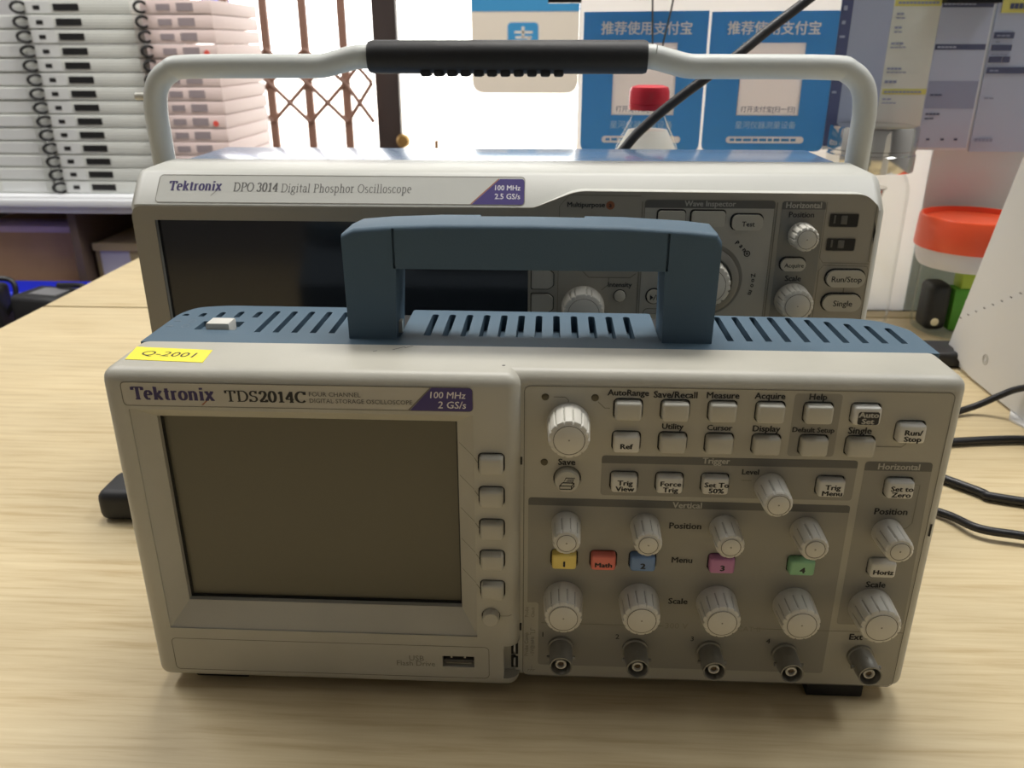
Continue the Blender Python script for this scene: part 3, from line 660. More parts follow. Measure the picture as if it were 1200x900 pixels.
for (x, y_) in ((12.6, 60.2), (12.2, 53.2)):
    p_ = [(x + 1.7 * math.cos(a * PI / 8), y_ + 2.2 * math.sin(a * PI / 8), ZT - 0.09) for a in range(16)]
    q_ = [(x + 1.2 * math.cos(a * PI / 8), y_ + 1.6 * math.sin(a * PI / 8), ZT - 0.09) for a in range(16)]
    sy.add(p_ + q_, [(i, (i + 1) % 16, 16 + (i + 1) % 16, 16 + i) for i in range(16)])
sy.build('power_symbol', 'slate', T)
# rear body of the scope
rb = MB().prism([(32.4, 6.0), (32.4, 140.8), (80, 140.8), (104, 118), (104, 6.0)], 4.0, 322.3, 'yz')
rb.build('rear_housing', 'slate', T)
MB().box(84, 240, 46, 100, 139, 143.0).build('handle_well', 'dark', T)
# carrying handle
hy0, hy1 = 40.2, 62.0
hp = [(87.4, 145), (106.6, 145), (108.6, 181.4), (216.2, 181.4), (217.2, 145), (237.2, 145), (237.8, 193.5), (236.0, 196.4), (225, 197.6), (200, 198.9), (162, 199.4), (125, 199.2), (105, 198.4), (92, 197.3), (87.0, 195.0)]
hm = MB(); bm = bmesh.new()
bv = [bm.verts.new((x, hy0, z)) for x, z in hp]; f0 = bm.faces.new(bv)
ex = bmesh.ops.extrude_face_region(bm, geom=[f0])
for v in [g for g in ex['geom'] if isinstance(g, bmesh.types.BMVert)]: v.co.y = hy1
bmesh.ops.recalc_face_normals(bm, faces=bm.faces)
be = [e_ for e_ in bm.edges if all(v.co.z > 190 for v in e_.verts) and all(abs(v.co.y - hy0) < 0.01 for v in e_.verts)]
bmesh.ops.bevel(bm, geom=be, offset=2.2, segments=4, profile=0.5, affect='EDGES')
bmesh.ops.recalc_face_normals(bm, faces=bm.faces)
hm.bm(bm); bm.free(); hd = hm.build('carrying_handle', 'blue', T)
cut(hd, MB().box(107.4, 108.4, 39, 42.0, 181.5, 197.6).box(216.4, 217.4, 39, 42.0, 181.5, 196.6).box(141.5, 184.5, 58.6, 63, 176, 203))
MB().box(106.0, 108.6, 47, 51, 152.0, 157).build('hinge_pin', 'nickel', hd)
sf = MB()
for (a_, b_) in (((108.0, 26.5), (112.5, 30.5)), ((112.5, 29.0), (115.5, 31.4)), ((100.5, 24.2), (102, 25.2))):
    d_ = (Vector(b_) - Vector(a_)).normalized(); n_ = Vector((-d_.y, d_.x)) * 0.28
    sf.add([(*(Vector(a_) - n_), ZT + 0.12), (*(Vector(b_) - n_), ZT + 0.12), (*(Vector(b_) + n_), ZT + 0.12), (*(Vector(a_) + n_), ZT + 0.12)], [(0, 1, 2, 3)])
sf.lathe([(0.7, 0.1), (0.5, 0.14)], (153.5, 11.0, ZT), 'z', 10); sf.build('scuff_mark', 'grey_ink', T)
# sticker with the hand-typed number
sq = [(3.9, 25.2), (36.1, 22.6), (37.6, 8.6), (6.0, 10.8)]
stk = MB().prism([(a, b_) for a, b_ in sq], ZT + 0.06, ZT + 0.24, 'xy').build('yellow_sticker', 'sticker', T); stk['label'] = 'yellow sticker reading Q-2001'
ax = Vector((sq[1][0] - sq[0][0], sq[1][1] - sq[0][1])).normalized(); ay = Vector((-ax.y, ax.x)); c0 = Vector((20.6, 16.6))
L = MB(); text(L, 'Q-2001', 0, 0, 0, 22.0, 6.0, bold=-0.012, shear=0.0, mapper=lambda u, v: tuple((c0 + ax * u + ay * v).to_3d() + Vector((0, 0, ZT + 0.3))))
L.build('sticker_lettering', 'ink', stk)
for x0 in (14, 286):
    for y0 in (5, 80): MB().box(x0, x0 + 24, y0 + 2, y0 + 16, 0.0, 6.3, 1.2, 2, lambda c: c.z < 1).build('rubber_foot', 'rubber', T)

# ------------------------------------------------------------------ oscilloscope behind
DX, DY = -65.5, 170.5
D = empty('oscilloscope', (DX, DY, 0))
tag(D, 'larger grey oscilloscope standing behind, tubular handle with black grip raised', 'oscilloscope')
bm = bmesh.new(); pf_ = [(0, 8), (0, 183.2), (14, 198.4), (18, 200.2), (56, 201.0), (56, 8)]
v0 = [bm.verts.new((0, a, b_)) for a, b_ in pf_]; v1 = [bm.verts.new((416.6, a, b_)) for a, b_ in pf_]
bm.faces.new(v0); bm.faces.new(v1[::-1])
for i in range(6): bm.faces.new((v0[i], v1[i], v1[(i + 1) % 6], v0[(i + 1) % 6]))
bmesh.ops.recalc_face_normals(bm, faces=bm.faces); bm.edges.ensure_lookup_table()
es = [e_ for e_ in bm.edges if abs(e_.verts[0].co.x - e_.verts[1].co.x) < 1 and min(v_.co.y for v_ in e_.verts) < 50 and max(v_.co.z for v_ in e_.verts) > 100]
bmesh.ops.bevel(bm, geom=es, offset=7, segments=5, profile=0.5, affect='EDGES')
bmesh.ops.recalc_face_normals(bm, faces=bm.faces)
bz = MB().bm(bm).build('front_case', 'dpo_case', D); bm.free()
def brow(mb):
    """carry a flat strip drawn on the front plane up onto the sloping brow"""
    mb.v = [(235.6 + (x - 235.6) * 1.017, (z - 183) * 0.8235 + y * 0.68, 183 + (z - 183) * 0.882 + 0.55 * -y) for x, y, z in mb.v]; return mb
MB().box(5, 411.6, 56.2, 137, 8, 199.6, 6, 4, lambda c: c.z > 150).build('rear_cover', 'top_blue', D)
pn = MB().prism(rpoly([(2.2, 14), (2.2, 182.4), (226.5, 182.9), (250, 192.2), (404, 191.6), (411.5, 185), (411.5, 14)], [3, 7, 3, 5, 6, 2, 3]), -0.5, 0.6).build('front_panel', 'dpo_panel', D)
pd = MB().prism(rpoly([(226.5, 180), (226.6, 183), (250, 192.2), (404, 191.6), (411.5, 185), (411.5, 180)], [0, 3, 5, 6, 2, 0]), 0.3, 13).build('panel_hood', 'dpo_case', D)
cut(pn, MB().box(14.9, 224.0, -3, 5, 38, 174.6))
cut(bz, MB().box(14.9, 224.0, -3, 4.0, 38, 174.6))
MB().box(14.95, 223.95, 2.8, 4.0, 38.1, 174.5).build('screen', 'dark_lcd', D)
# name strip
st = brow(MB().prism(rrect(19.8, 221.7, 184.3, 199.0, 2.0), -0.35, 0.2)).build('name_strip', 'dpo_case', D)
brow(MB().stroke(rrect(19.7, 221.8, 184.2, 199.1, 2.0), 0.35, -0.42, True)).build('strip_border', 'line', st)
brow(MB().prism(rpoly([(193.6, 184.3), (221.6, 184.3), (221.6, 198.0), (208.2, 198.0)], [0, 1.8, 1.8, 0]), -0.45, -0.3)).build('violet_flag', 'violet', st)
brow(MB().stroke([(193.0, 184.4), (207.7, 198.0)], 0.6, -0.46)).build('flag_edge', 'rust_ink', st)
L = MB(); text(L, '100 MHz', 219.4, 193.2, -0.5, 13.6, bold=0.012, align='R'); text(L, '2.5 GS/s', 219.4, 188.6, -0.5, 13.6, bold=0.012, align='R'); brow(L).build('flag_lettering', 'white_ink', st)
brow(serif(MB(), 'Tektronix', 26.0, 55.4, 190.7, 5.0, -0.43, 0.205, 0.075)).build('maker_lettering', 'navy_ink', st)
brow(MB().add([(49.8, -0.44, 187.9), (50.4, -0.44, 187.9), (53.0, -0.44, 190.6), (52.5, -0.44, 190.6)], [(0, 1, 2, 3)])).build('maker_slash', 'ink_soft', st)
L = MB(); serif(L, 'DPO', 61.9, 73.4, 190.3, 4.8, -0.43, 0.13, 0.05); serif(L, '3014', 74.8, 86.8, 190.3, 4.8, -0.43, 0.16, 0.06); serif(L, 'Digital Phosphor Oscilloscope', 88.4, 160.4, 190.0, 4.6, -0.43, 0.09, 0.04)
brow(L).build('model_lettering', 'grey_ink', st)
# soft keys
for z in (157.4, 143.2, 129.4, 115.6):
    MB().prism(rpoly([(226.2, z + 5.2), (226.2, z - 5.2), (235.5, z - 5.2), (238.0, z - 3.4), (238.0, z + 3.4), (235.5, z + 5.2)], 0.9), -2.2, 0).build('menu_key', 'dpo_sub', D)
    MB().stroke(rpoly([(225.7, z + 5.7), (225.7, z - 5.7), (235.7, z - 5.7), (238.5, z - 3.6), (238.5, z + 3.6), (235.7, z + 5.7)], 0.9), 0.5, -0.6, True).build('key_gap_shade', 'dark', D)  # dark outline drawn for the shaded gap round the key
# sub-panels and zones
MB().prism(rpoly([(240.8, 60), (240.8, 186.0), (246, 190.4), (284.6, 190.0), (284.6, 60)], [2, 5, 5, 2, 2]), -0.62, -0.4).build('multipurpose_panel', 'dpo_panel', D)
sp = MB().prism(rrect(286.9, 356.4, 60, 187.8, 1.8), -0.64, -0.4).build('inspector_panel', 'dpo_sub', D)
MB().prism(rpoly([(286.9, 183.6), (286.9, 187.8), (356.4, 187.6), (356.4, 183.6)], [0, 1.8, 1.8, 0]), -0.72, -0.6).build('heading_band', 'zone_head', sp)
hz = MB().prism(rrect(360.2, 383.2, 100, 187.6, 1.8), -0.64, -0.4).build('horizontal_zone', 'dpo_zone', D)
MB().prism(rpoly([(360.2, 183.3), (360.2, 187.6), (383.2, 187.5), (383.2, 183.3)], [0, 1.6, 1.6, 0]), -0.72, -0.6).build('heading_band', 'zone_head', hz)
ln = MB()
ln.stroke([(240.8, 60), (240.8, 184), (246, 190.2), (284.6, 189.8)], 0.3, -0.7); ln.stroke([(285.6, 60), (285.6, 187)], 0.4, -0.7); ln.stroke(rrect(286.9, 356.4, 60, 187.8, 1.8), 0.35, -0.74, True)
ln.stroke([(357.6, 60), (357.6, 187.0)], 0.5, -0.7); ln.stroke([(383.8, 187.4), (383.8, 157), (385.8, 154.4), (410.5, 154.0)], 0.3, -0.7)
ln.stroke([(384.4, 60), (384.4, 150), (386.5, 153.0), (410.0, 152.6), (411.2, 150), (411.2, 60)], 0.3, -0.7); ln.stroke([(399.3, 140.2), (399.3, 137.6)], 0.5, -0.7)
ln.stroke([(254, 148.5), (258, 144.6), (281, 144.6), (284.0, 147)], 0.5, -0.7); ln.stroke([(269.2, 144.5), (269.2, 140.6), (265.4, 137.4)], 0.4, -0.7)
ln.stroke(rrect(289.4, 310, 108, 126.8, 2.5), 0.4, -0.75, True)
ln.stroke([(410.2, 185.6), (410.2, 155.2), (411.4, 155.2)], 0.35, -0.7)
ln.build('panel_lines', 'line', D)
MB().prism([(410.6, 177.0), (411.6, 172), (411.2, 165), (410.4, 170)], -0.75, -0.6).build('side_slit', 'dark', D)
L = MB(); yy = -0.8
for s_, x, z, w_ in (('Multipurpose', 255.2, 184.6, 20.2), ('Intensity', 275.6, 140.2, 13.2), ('Position', 371.0, 180.6, 13.2), ('Scale', 370.8, 145.4, 8.6)): text(MB(), s_, x, z, yy, w_, bold=0.026).build('printed_word', 'ink', D)
for s_, a0, rad in (('Pan', 52, 26.5), ('Zoom', 6, 27.0)):
    for k, ch in enumerate(s_):
        a = math.radians(a0 - k * (6.2 if ch != 'm' else 7)); text(L, ch, 322 + rad * math.cos(a), 144 + rad * math.sin(a), yy, None, 2.3 if ch in 'PZ' else 1.7, bold=0.03, rot=a - PI / 2)
L.stroke(arc(344.2, 159.0, 1.5, 1.5, 0, 360, 14), 0.5, yy); L.stroke(arc(344.2, 159.0, 0.5, 0.5, 0, 360, 8), 0.5, yy)
L.build('curved_lettering', 'ink', D)
for s_, x, w_ in (('Wave Inspector', 321.8, 27.2), ('Horizontal', 371.6, 18.6)): text(MB(), s_, x, 185.6, yy, w_, bold=0.026).build('heading_word', 'ink_light', D)
od = MB().lathe([(2.3, 0), (2.3, -0.2)], (268.3, -0.6, 184.7), 'y', 24).build('orange_dot', 'rust_ink', D); od['label'] = 'orange dot beside the word Multipurpose'
L = MB(); text(L, 'a', 268.3, 184.6, -0.86, None, 1.8, bold=0.016); L.build('dot_letter', 'ink', od)
def pill(x, z, w_, h_, txt=None, tw=None, m='key', r=None):
    MB().prism(rrect(x - w_ / 2 - 0.9, x + w_ / 2 + 0.5, z - h_ / 2 - 0.3, z + h_ / 2 + 0.9, (r or h_ / 2) + 0.4, 6), -0.75, -0.3).build('key_gap_shade', 'dark', D)  # dark plate behind the key, gap shade put into colour
    bm = bmesh.new(); k = MB().prism(rrect(x - w_ / 2, x + w_ / 2, z - h_ / 2, z + h_ / 2, r or h_ / 2 - 0.05, 6), -2.6, 0).build('key', m, D)
    if txt: L = MB(); text(L, txt, x + 0.4, z - 0.6, -2.66, tw, bold=0.018); L.build('key_lettering', 'ink', k)
    return k
pill(301.6, 178.0, 14.5, 8.2, None, None, 'key', 1.6); pill(321.3, 178.0, 18, 8.2, None, None, 'key', 1.6); pill(342.4, 176.2, 16.4, 8.2, 'Test', 6.8, 'key', 3.0)
pill(369.6, 153.3, 13.4, 7.0, 'Acquire', 10.4); pill(399.2, 145.7, 21.0, 9.4, 'Run/Stop', 16.2); pill(399.0, 131.9, 21.0, 9.6, 'Single', 10.4)
kk = MB().lathe([(3.2, 0), (3.2, -2.2), (2.6, -2.6)], (275.8, 0, 134.2), 'y', 24).build('small_key', 'key', D)
MB().lathe([(3.7, -0.3), (3.7, -0.75)], (275.8, 0, 134.2), 'y', 24).build('key_gap_shade', 'dark', D)
MB().lathe([(4.7, -0.3), (4.7, -0.75)], (294.8, 0, 134.2), 'y', 24).build('key_gap_shade', 'dark', D)
kk = MB().lathe([(4.0, 0), (4.0, -2.0), (3.5, -2.4)], (294.8, 0, 134.2), 'y', 24).build('small_key', 'key', D)
L = MB(); text(L, '▸/‖', 294.9, 133.8, -2.5, 5.0, bold=0.01) if False else None
L.add([(292.6, -2.5, 135.4), (292.6, -2.5, 132.2), (294.6, -2.5, 133.8)], [(0, 1, 2)]); L.stroke([(294.4, 132.2), (295.9, 135.4)], 0.45, -2.5); L.stroke([(296.5, 132.4), (296.5, 135.2)], 0.5, -2.5); L.stroke([(297.5, 132.4), (297.5, 135.2)], 0.5, -2.5)
L.build('key_symbol', 'ink', kk)
kk = MB().prism(rrect(293, 308, 113.5, 124.2, 2.0), -2.2, 0).build('arrow_key', 'key', D)
MB().add([(297.4, -2.3, 119.6), (299.6, -2.3, 121.4), (299.6, -2.3, 117.8)], [(0, 1, 2)]).stroke([(299, 119.6), (301.8, 119.6)], 0.8, -2.3).build('arrow_symbol', 'ink', kk)
knob(D, 255.2, 127.4, 0, 12.2, 14, 22)
knob(D, 372.2, 169.4, 0, 7.2, 12, 12); knob(D, 371.6, 133.0, 0, 9.6, 13, 18)
MB().lathe([(21.0, -0.3), (21.0, -0.8)], (322, 0, 144), 'y', 48).build('jog_surround', 'dpo_zone', D)
MB().lathe([(18.6, 0), (18.4, -4.5), (17, -5.6), (14.5, -6), (14.5, -3)], (322, 0, 144), 'y', 64).build('jog_ring', 'dpo_zone', D)
knob(D, 322, 144, 0, 13.4, 14, 24)
for z0, z1, x0, x1 in ((174.0, 181.4, 386.0, 401.6), (161.0, 168.1, 386.2, 401.8)):
    g = MB().prism(rrect(x0, x1, z0, z1, 1.0), -0.72, -0.3).build('usb_port', 'dark', D)
    MB().stroke(rrect(x0, x1, z0, z1, 1.0), 0.4, -0.76, True).build('port_rim', 'ink_soft', g)
    MB().box(x0 + 6.2, x0 + 9.6, -0.95, -0.7, z0 + 1.6, z1 - 1.2, 0.1).box(x0 + 2.4, x0 + 3.4, -0.9, -0.7, z0 + 2, z1 - 1).build('port_spring', 'zone_head', g)
for x0 in (30, 350):
    for y0 in (14, 100): MB().box(x0, x0 + 34, y0, y0 + 20, 0, 8.3, 2, 2, lambda c: c.z < 1).build('rubber_foot', 'rubber', D)
# tubular handle
hy = 72.0
hp = [(-6.5, 100), (-8.0, 206), (-8.0, 230), (-4.5, 243), (4, 250.5), (16, 253.0), (80, 253.4), (97, 253.6), (108, 256.0), (118, 258.4), (128, 258.8)]
mir = [(413.5 - x, z) for x, z in reversed(hp)]
rad = lambda q: 7.4
hl = MB().tube(smooth_path([(x, hy, z) for x, z in hp + [(200, 258.8)] + mir], 6), 6.9, 20)
hb = hl.build('tube_handle', 'handle', D)
gp = MB().lathe([(6.5, 0), (8.6, 0.3), (9.4, 2.5), (9.4, 163), (8.8, 165), (6.5, 165.2)], (126, hy, 258.6), 'x', 28)
for k in range(11): gp.box(157.5 + k * 7.9, 157.5 + k * 7.9 + 5.9, hy - 6.4, hy + 6.4, 247.7, 252.0, 1.3, 2)
gp.build('grip', 'rubber', D)
for sx, x in ((-1, -6.5), (1, 420.0)):
    MB().lathe([(17, 0), (17, 6), (15, 8)], (x - 4 if sx > 0 else x - 4, hy, 100), 'x', 32).build('handle_pivot', 'dpo_case', D)
    MB().lathe([(2.2, 0), (2.2, 6.0), (1.8, 6.6)], (-19.5 if sx < 0 else 419.5, hy, 236), 'x', 14).build('handle_stud', 'key_white', D)

# ------------------------------------------------------------------ partition with its papers
PY = 590
part = MB().box(196, 552, PY, PY + 3, 0.6, 520, 0.6, 2).build('partition', 'frosted')
tag(part, 'white upright desk partition carrying blue stickers and charts', 'partition')
MB().box(552.1, 1000, PY, PY + 24, 0.6, 520, 1.5, 2).build('solid_panel', 'partition', part)
MB().box(190, 1000, PY + 0.5, PY + 24, 0, 1.4).build('base_rail', 'dark', part)
def poster(x0, x1, label, wx0, wx1, hx0, hx1, tx0, tx1, px0, px1):
    r = MB().prism(rpoly([(x0, 166.6), (x0, 295.0), (x1, 296.0), (x1, 166.6)], [7, 0.5, 0.5, 7]), PY - 3.2, PY - 1.2).build('payment_sticker', 'poster_blue')
    tag(r, label, 'sticker', 'blue payment stickers on the partition')
    cut(r, MB().box(wx0 + 0.5, wx1 - 0.8, PY - 5, PY, 201.4, 267.4).prism(rrect(px0 + 0.3, px1 - 0.3, 174.7, 180.7, 3.0), PY - 5, PY))
    wp = MB().prism([(wx0, 201), (wx0 + 0.2, 267.8), (wx1 - 0.5, 267.8), (wx1, 201)], PY - 3.7, PY - 3.2).build('white_panel', 'poster_white', r)
    L = MB(); text(L, '推荐使用支付宝', (hx0 + hx1) / 2, 280.8, PY - 3.5, hx1 - hx0, bold=0.024); L.build('heading_lettering', 'print_white', r)
    L = MB(); text(L, '打开支付宝[扫一扫]', (wx0 + wx1) / 2, 206.6, PY - 3.9, 53, bold=0.004); L.build('panel_lettering', 'chart_bar', wp)
    L = MB(); text(L, '星河仪器测量设备', (tx0 + tx1) / 2, 192.0, PY - 3.5, tx1 - tx0, bold=0.004); L.build('shop_lettering', 'poster_pale', r)
    MB().prism(rrect(px0, px1, 174.4, 181.0, 3.2), PY - 3.6, PY - 3.2).build('white_pill', 'poster_white', r)
    L = MB()
    xx = px0 + 4
    for k in range(9):
        ww = 4.2 + (k * 37 % 5) * 0.9; L.prism([(xx, 176.4), (xx, 179.0), (xx + ww, 179.0), (xx + ww, 176.4)], PY - 3.75, PY - 3.55); xx += ww + 1.5
    L.build('pill_lettering', 'poster_blue', r)
poster(199.8, 318.8, 'left blue payment sticker on partition, behind the red-capped bottle', 229.6, 291.2, 216.8, 303.4, 229, 291, 221, 300)
poster(321.6, 441.4, 'right blue payment sticker on partition, crossed by the thick black cable', 353.0, 413.6, 337.3, 425.0, 353.1, 412.6, 345.2, 422)
# wall charts
def bars(parent, rows, m, y=PY - 3.6, name='printed_lines'):
    L = MB()
    for (x, z, w_, h_) in rows:
        n = max(1, int(w_ / 3.4))
        for k in range(n): L.box(x + k * w_ / n, x + (k + 0.82) * w_ / n, y, y + 0.3, z, z + h_)
    return L.build(name, m, parent)
ch = MB().box(441.8, 583.4, PY - 2.4, PY - 0.3, 168.6, 330).build('wall_chart', 'chart_white')
tag(ch, 'left tall pinned price chart with navy, lavender and cream columns, behind the chrome-lidded bottle', 'chart')
def col(parent, x0, x1, z0, z1, m, nm='column_print', dy=0.4): return MB().box(x0, x1, PY - 2.4 - dy, PY - 2.3, z0, z1).build(nm, m, parent)
col(ch, 441.9, 452.6, 172, 330, 'chart_navy'); col(ch, 452.7, 490, 172, 330, 'chart_lav'); col(ch, 490.1, 534, 172, 330, 'chart_cream'); col(ch, 534.3, 582.4, 171, 330, 'chart_grey')
col(ch, 491, 534, 299.6, 305.2, 'chart_yellow', 'heading_band', 0.6); col(ch, 492, 534, 221, 226.2, 'chart_yellow', 'heading_band', 0.6); col(ch, 535, 582, 298.4, 304.4, 'chart_bar', 'heading_band', 0.6)
col(ch, 535, 582, 261.4, 266.4, 'chart_bar', 'heading_band', 0.6); col(ch, 535, 582, 208, 233.4, 'chart_mid', 'heading_band', 0.6)
bars(ch, [(494, 292, 7, 1.6), (494, 288.6, 9, 1), (494, 280, 7, 1.8), (494, 276.6, 8, 1), (493, 266, 12, 1.8), (493, 263, 15, 1), (493, 243.6, 14, 1.8), (493, 240.6, 19, 1), (492.6, 231.4, 12, 2.4), (493.5, 222.4, 36, 1.8), (493, 216, 9, 1.4), (493, 212.6, 14, 1), (494, 301.4, 38, 2)], 'chart_mid')
bars(ch, [(444, 296, 4, 4), (444, 284, 4, 3), (443.6, 272, 6, 2), (443.6, 222, 5, 2), (537, 263, 18, 1.6), (536, 300.4, 30, 1.6)], 'chart_lav', PY - 3.7)
bars(ch, [(537, 202, 14, 1.8), (537, 198, 9, 1.2), (542, 178, 4, 2), (556, 178, 4, 2), (569, 178, 4, 2), (538, 220, 12, 1.4)], 'chart_bar')
c2 = MB().box(586.4, 740, PY - 2.2, PY - 0.3, 167.4, 330).build('wall_chart', 'chart_grey')
tag(c2, 'right blue-grey pinned chart with short dark bars, at the photo\'s upper right corner', 'chart')
col(c2, 590, 700, 293.6, 312, 'chart_yellow', 'heading_band', 0.6)
bars(c2, [(597, 297, 16, 4.6)], 'chart_bar', PY - 3.9, 'heading_lettering')
cb = MB()
for (x, z, w_, h_) in ((588, 271.4, 18.4, 5.4), (588, 260.6, 18.4, 5.2), (587.6, 250.0, 11.6, 5.4), (600.6, 250, 6.4, 5.4), (587.6, 240.2, 60, 5.6)): cb.box(x, x + w_, PY - 3.2, PY - 2.1, z, z + h_)
cb.build('dark_bar', 'chart_bar', c2)
bars(c2, [(590, 267.6, 5, 1.4), (588.4, 256.6, 16, 1), (590, 216.8, 10, 1.6), (589, 177, 18, 3), (590, 242, 9, 1.6), (590, 273, 13, 1.6)], 'chart_mid', PY - 3.7)
# binder clips and bent wires
def clip(x0, x1, label, wires, z=303.2):
    r = empty('binder_clip', ((x0 + x1) / 2, PY - 8, z)); tag(r, label, 'clip', 'binder clips over the partition papers'); w_ = (x1 - x0) / 2
    MB().prism([(-6, 0), (6.6, 0), (3.4, 17), (-3.0, 17)], -w_, w_, 'yz').build('clip_body', 'black_metal', r)
    if wires:
        MB().tube(smooth_path([(wires[0], -7, 14), (wires[0] + 1, -7.6, -4), (wires[1], -8.0, -36), (wires[1] + 1.5, -8, -44), (wires[2] - 1.5, -8, -44), (wires[2], -8, -36), (wires[3] - 1, -7.6, -4), (wires[3], -7, 14)], 6), 0.9, 8).build('wire_lever', 'wire', r)
    else:
        MB().tube([(-w_ + 3, 8, 15), (-3, 11, 34), (3, 11, 34), (w_ - 3, 8, 15)], 0.9, 8).build('wire_lever', 'wire', r)
clip(165, 196.5, 'black binder clip at the partition edge above the beige sign', None, 302.6)
clip(246, 297, 'black binder clip whose long wires hang over the left blue sticker', (-9.5, -6.5, 4.0, 11.0), 305.6)
clip(534, 584, 'black binder clip on top of the left price chart', None, 301.8)

# ------------------------------------------------------------------ things behind the scopes
# red-capped bottle
r = empty('plastic_bottle', (246, 402, 0)); tag(r, 'translucent plastic bottle with red screw cap behind the larger oscilloscope', 'bottle')
MB().lathe([(26, 0), (30, 2), (32.5, 8), (32.5, 60), (31, 64), (31, 110), (32.5, 114), (32.5, 150), (31.5, 166), (28, 181), (21, 198), (15, 210), (13.2, 214), (13.2, 219.5)], seg=40).build('bottle_body', 'clear', r)
MB().lathe([(29, 2.5), (31, 8), (31, 150), (29.5, 168), (24, 187), (15.5, 203.5)], seg=36).build('milky_liner', 'milky', r)
MB().lathe([(15.3, 218.6), (15.6, 219.2), (15.6, 222.2), (15.2, 222.6), (15.6, 223), (15.5, 232), (14.2, 235.3), (10, 236.6)], seg=60, rfun=lambda a, h: 1 - (0.018 if math.sin(a * 30) > 0.2 and h > 223 else 0)).build('red_cap', 'red_cap', r)
# glass bottle with chrome lid
r = empty('glass_bottle', (475, 546, 0)); tag(r, 'tall clear glass bottle with wide chrome lid right of the larger oscilloscope', 'bottle')
MB().lathe([(30, 0.5), (38, 3), (40, 10), (40, 130), (39.4, 140), (36, 149), (33, 153), (33, 158)], seg=48).build('glass_body', 'clear', r)
MB().lathe([(39.4, 155), (39.8, 156), (39.8, 170), (38.8, 171), (38.8, 174), (39.8, 175), (39.8, 193), (38.8, 195.4), (34, 196.4)], seg=48).build('chrome_lid', 'chrome', r)
MB().lathe([(12, 122), (16, 128), (18, 136), (20, 138), (20, 139)], (0, 0, 0), seg=24).build('strainer', 'chrome', r)
# jar with orange lid
r = empty('storage_jar', (579, 531, 0)); tag(r, 'clear jar with orange-red screw lid holding green boxes, beside the white card carton', 'jar')
MB().lathe([(37, 0.4), (40, 2), (41.5, 8), (41.5, 56), (41, 63), (44, 68)], seg=48).build('jar_body', 'jar_clear', r)
MB().lathe([(44.2, 67), (46.5, 71), (48, 77), (48, 88)], seg=48).build('white_collar', 'collar', r)
MB().lathe([(50.6, 85), (51, 86), (50, 113), (48.8, 115), (47, 115), (46.6, 110), (20, 110)], seg=56).build('orange_lid', 'orange', r)
g = empty('tea_box', (590, 528, 2.5)); tag(g, 'green card box with lime yellow top standing inside the orange-lidded jar', 'box')
MB().box(-22, 20, -9, 9, 0, 42, 0.8, 2).build('green_carton', 'leaf', g)
MB().box(-17, 21, -8, 10, 42, 57, 0.8, 2).build('lime_top', 'lime', g)
q = MB().box(-12, 1, -9.5, -8.8, 4, 16).box(-11, 2, -9.5, -8.8, 20, 32); q.build('pale_square', 'grey_print', g)
k = empty('black_pouch', (556, 530, 2)); tag(k, 'small black pouch pressed inside the left of the orange-lidded jar', 'pouch')
MB().box(-13, 9, -14, 14, 0.5, 48, 7, 4).build('pouch_body', 'pouch', k)
MB().lathe([(4, 0), (4, 3), (3, 4)], (-4, -14.5, 10), 'y', 16).build('snap_button', 'chrome', k)
bl = empty('black_charger', (508, 440, 0)); tag(bl, 'black charger lying on desk in front of the orange-lidded jar', 'charger')
MB().box(-12, 46, -22, 16, 0, 14, 3, 3).build('charger_body', 'pouch', bl)
MB().tube(smooth_path([(-12, -5, 6), (-24, -8, 5), (-40, -2, 4), (-60, -6, 3.2)], 6), 2.6, 10).build('charger_lead', 'cable', bl)
# white card carton
r = empty('card_carton', (537, 400, 0)); tag(r, 'white folded card carton leaning at the right edge beside the jar', 'carton')
def slab(pts, x0, x1, name, m, parent=r): return MB().prism([(y_ - 400, z_) for y_, z_ in pts], x0, x1, 'yz').build(name, m, parent)
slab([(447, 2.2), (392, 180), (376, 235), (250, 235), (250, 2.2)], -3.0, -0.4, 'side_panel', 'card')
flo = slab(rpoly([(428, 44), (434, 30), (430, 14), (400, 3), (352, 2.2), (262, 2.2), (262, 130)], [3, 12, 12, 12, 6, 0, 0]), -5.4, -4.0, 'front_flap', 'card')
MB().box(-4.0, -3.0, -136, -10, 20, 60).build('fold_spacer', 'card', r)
pf = MB()
for k in range(14):
    t = k / 13; pf.box(-5.7, -5.3, 26 - t * 150, 29 - t * 150, 43.6 + t * 84, 44.5 + t * 84)
pf.build('perforation', 'grey_ink', flo)
em = MB()
for rr in (4.2, 2.6): em.tube([(-5.5, -26 + rr * math.cos(t * PI / 10), 25 + rr * math.sin(t * PI / 10)) for t in range(20)], 0.2, 6, True)
em.build('round_emblem', 'ink_soft', flo)
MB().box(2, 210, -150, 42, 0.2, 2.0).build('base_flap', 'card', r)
MB().prism([(22, -120), (4, -60), (-14, -92), (-4, -135)], 0.2, 1.8, 'xy').build('corner_flap', 'card', r)
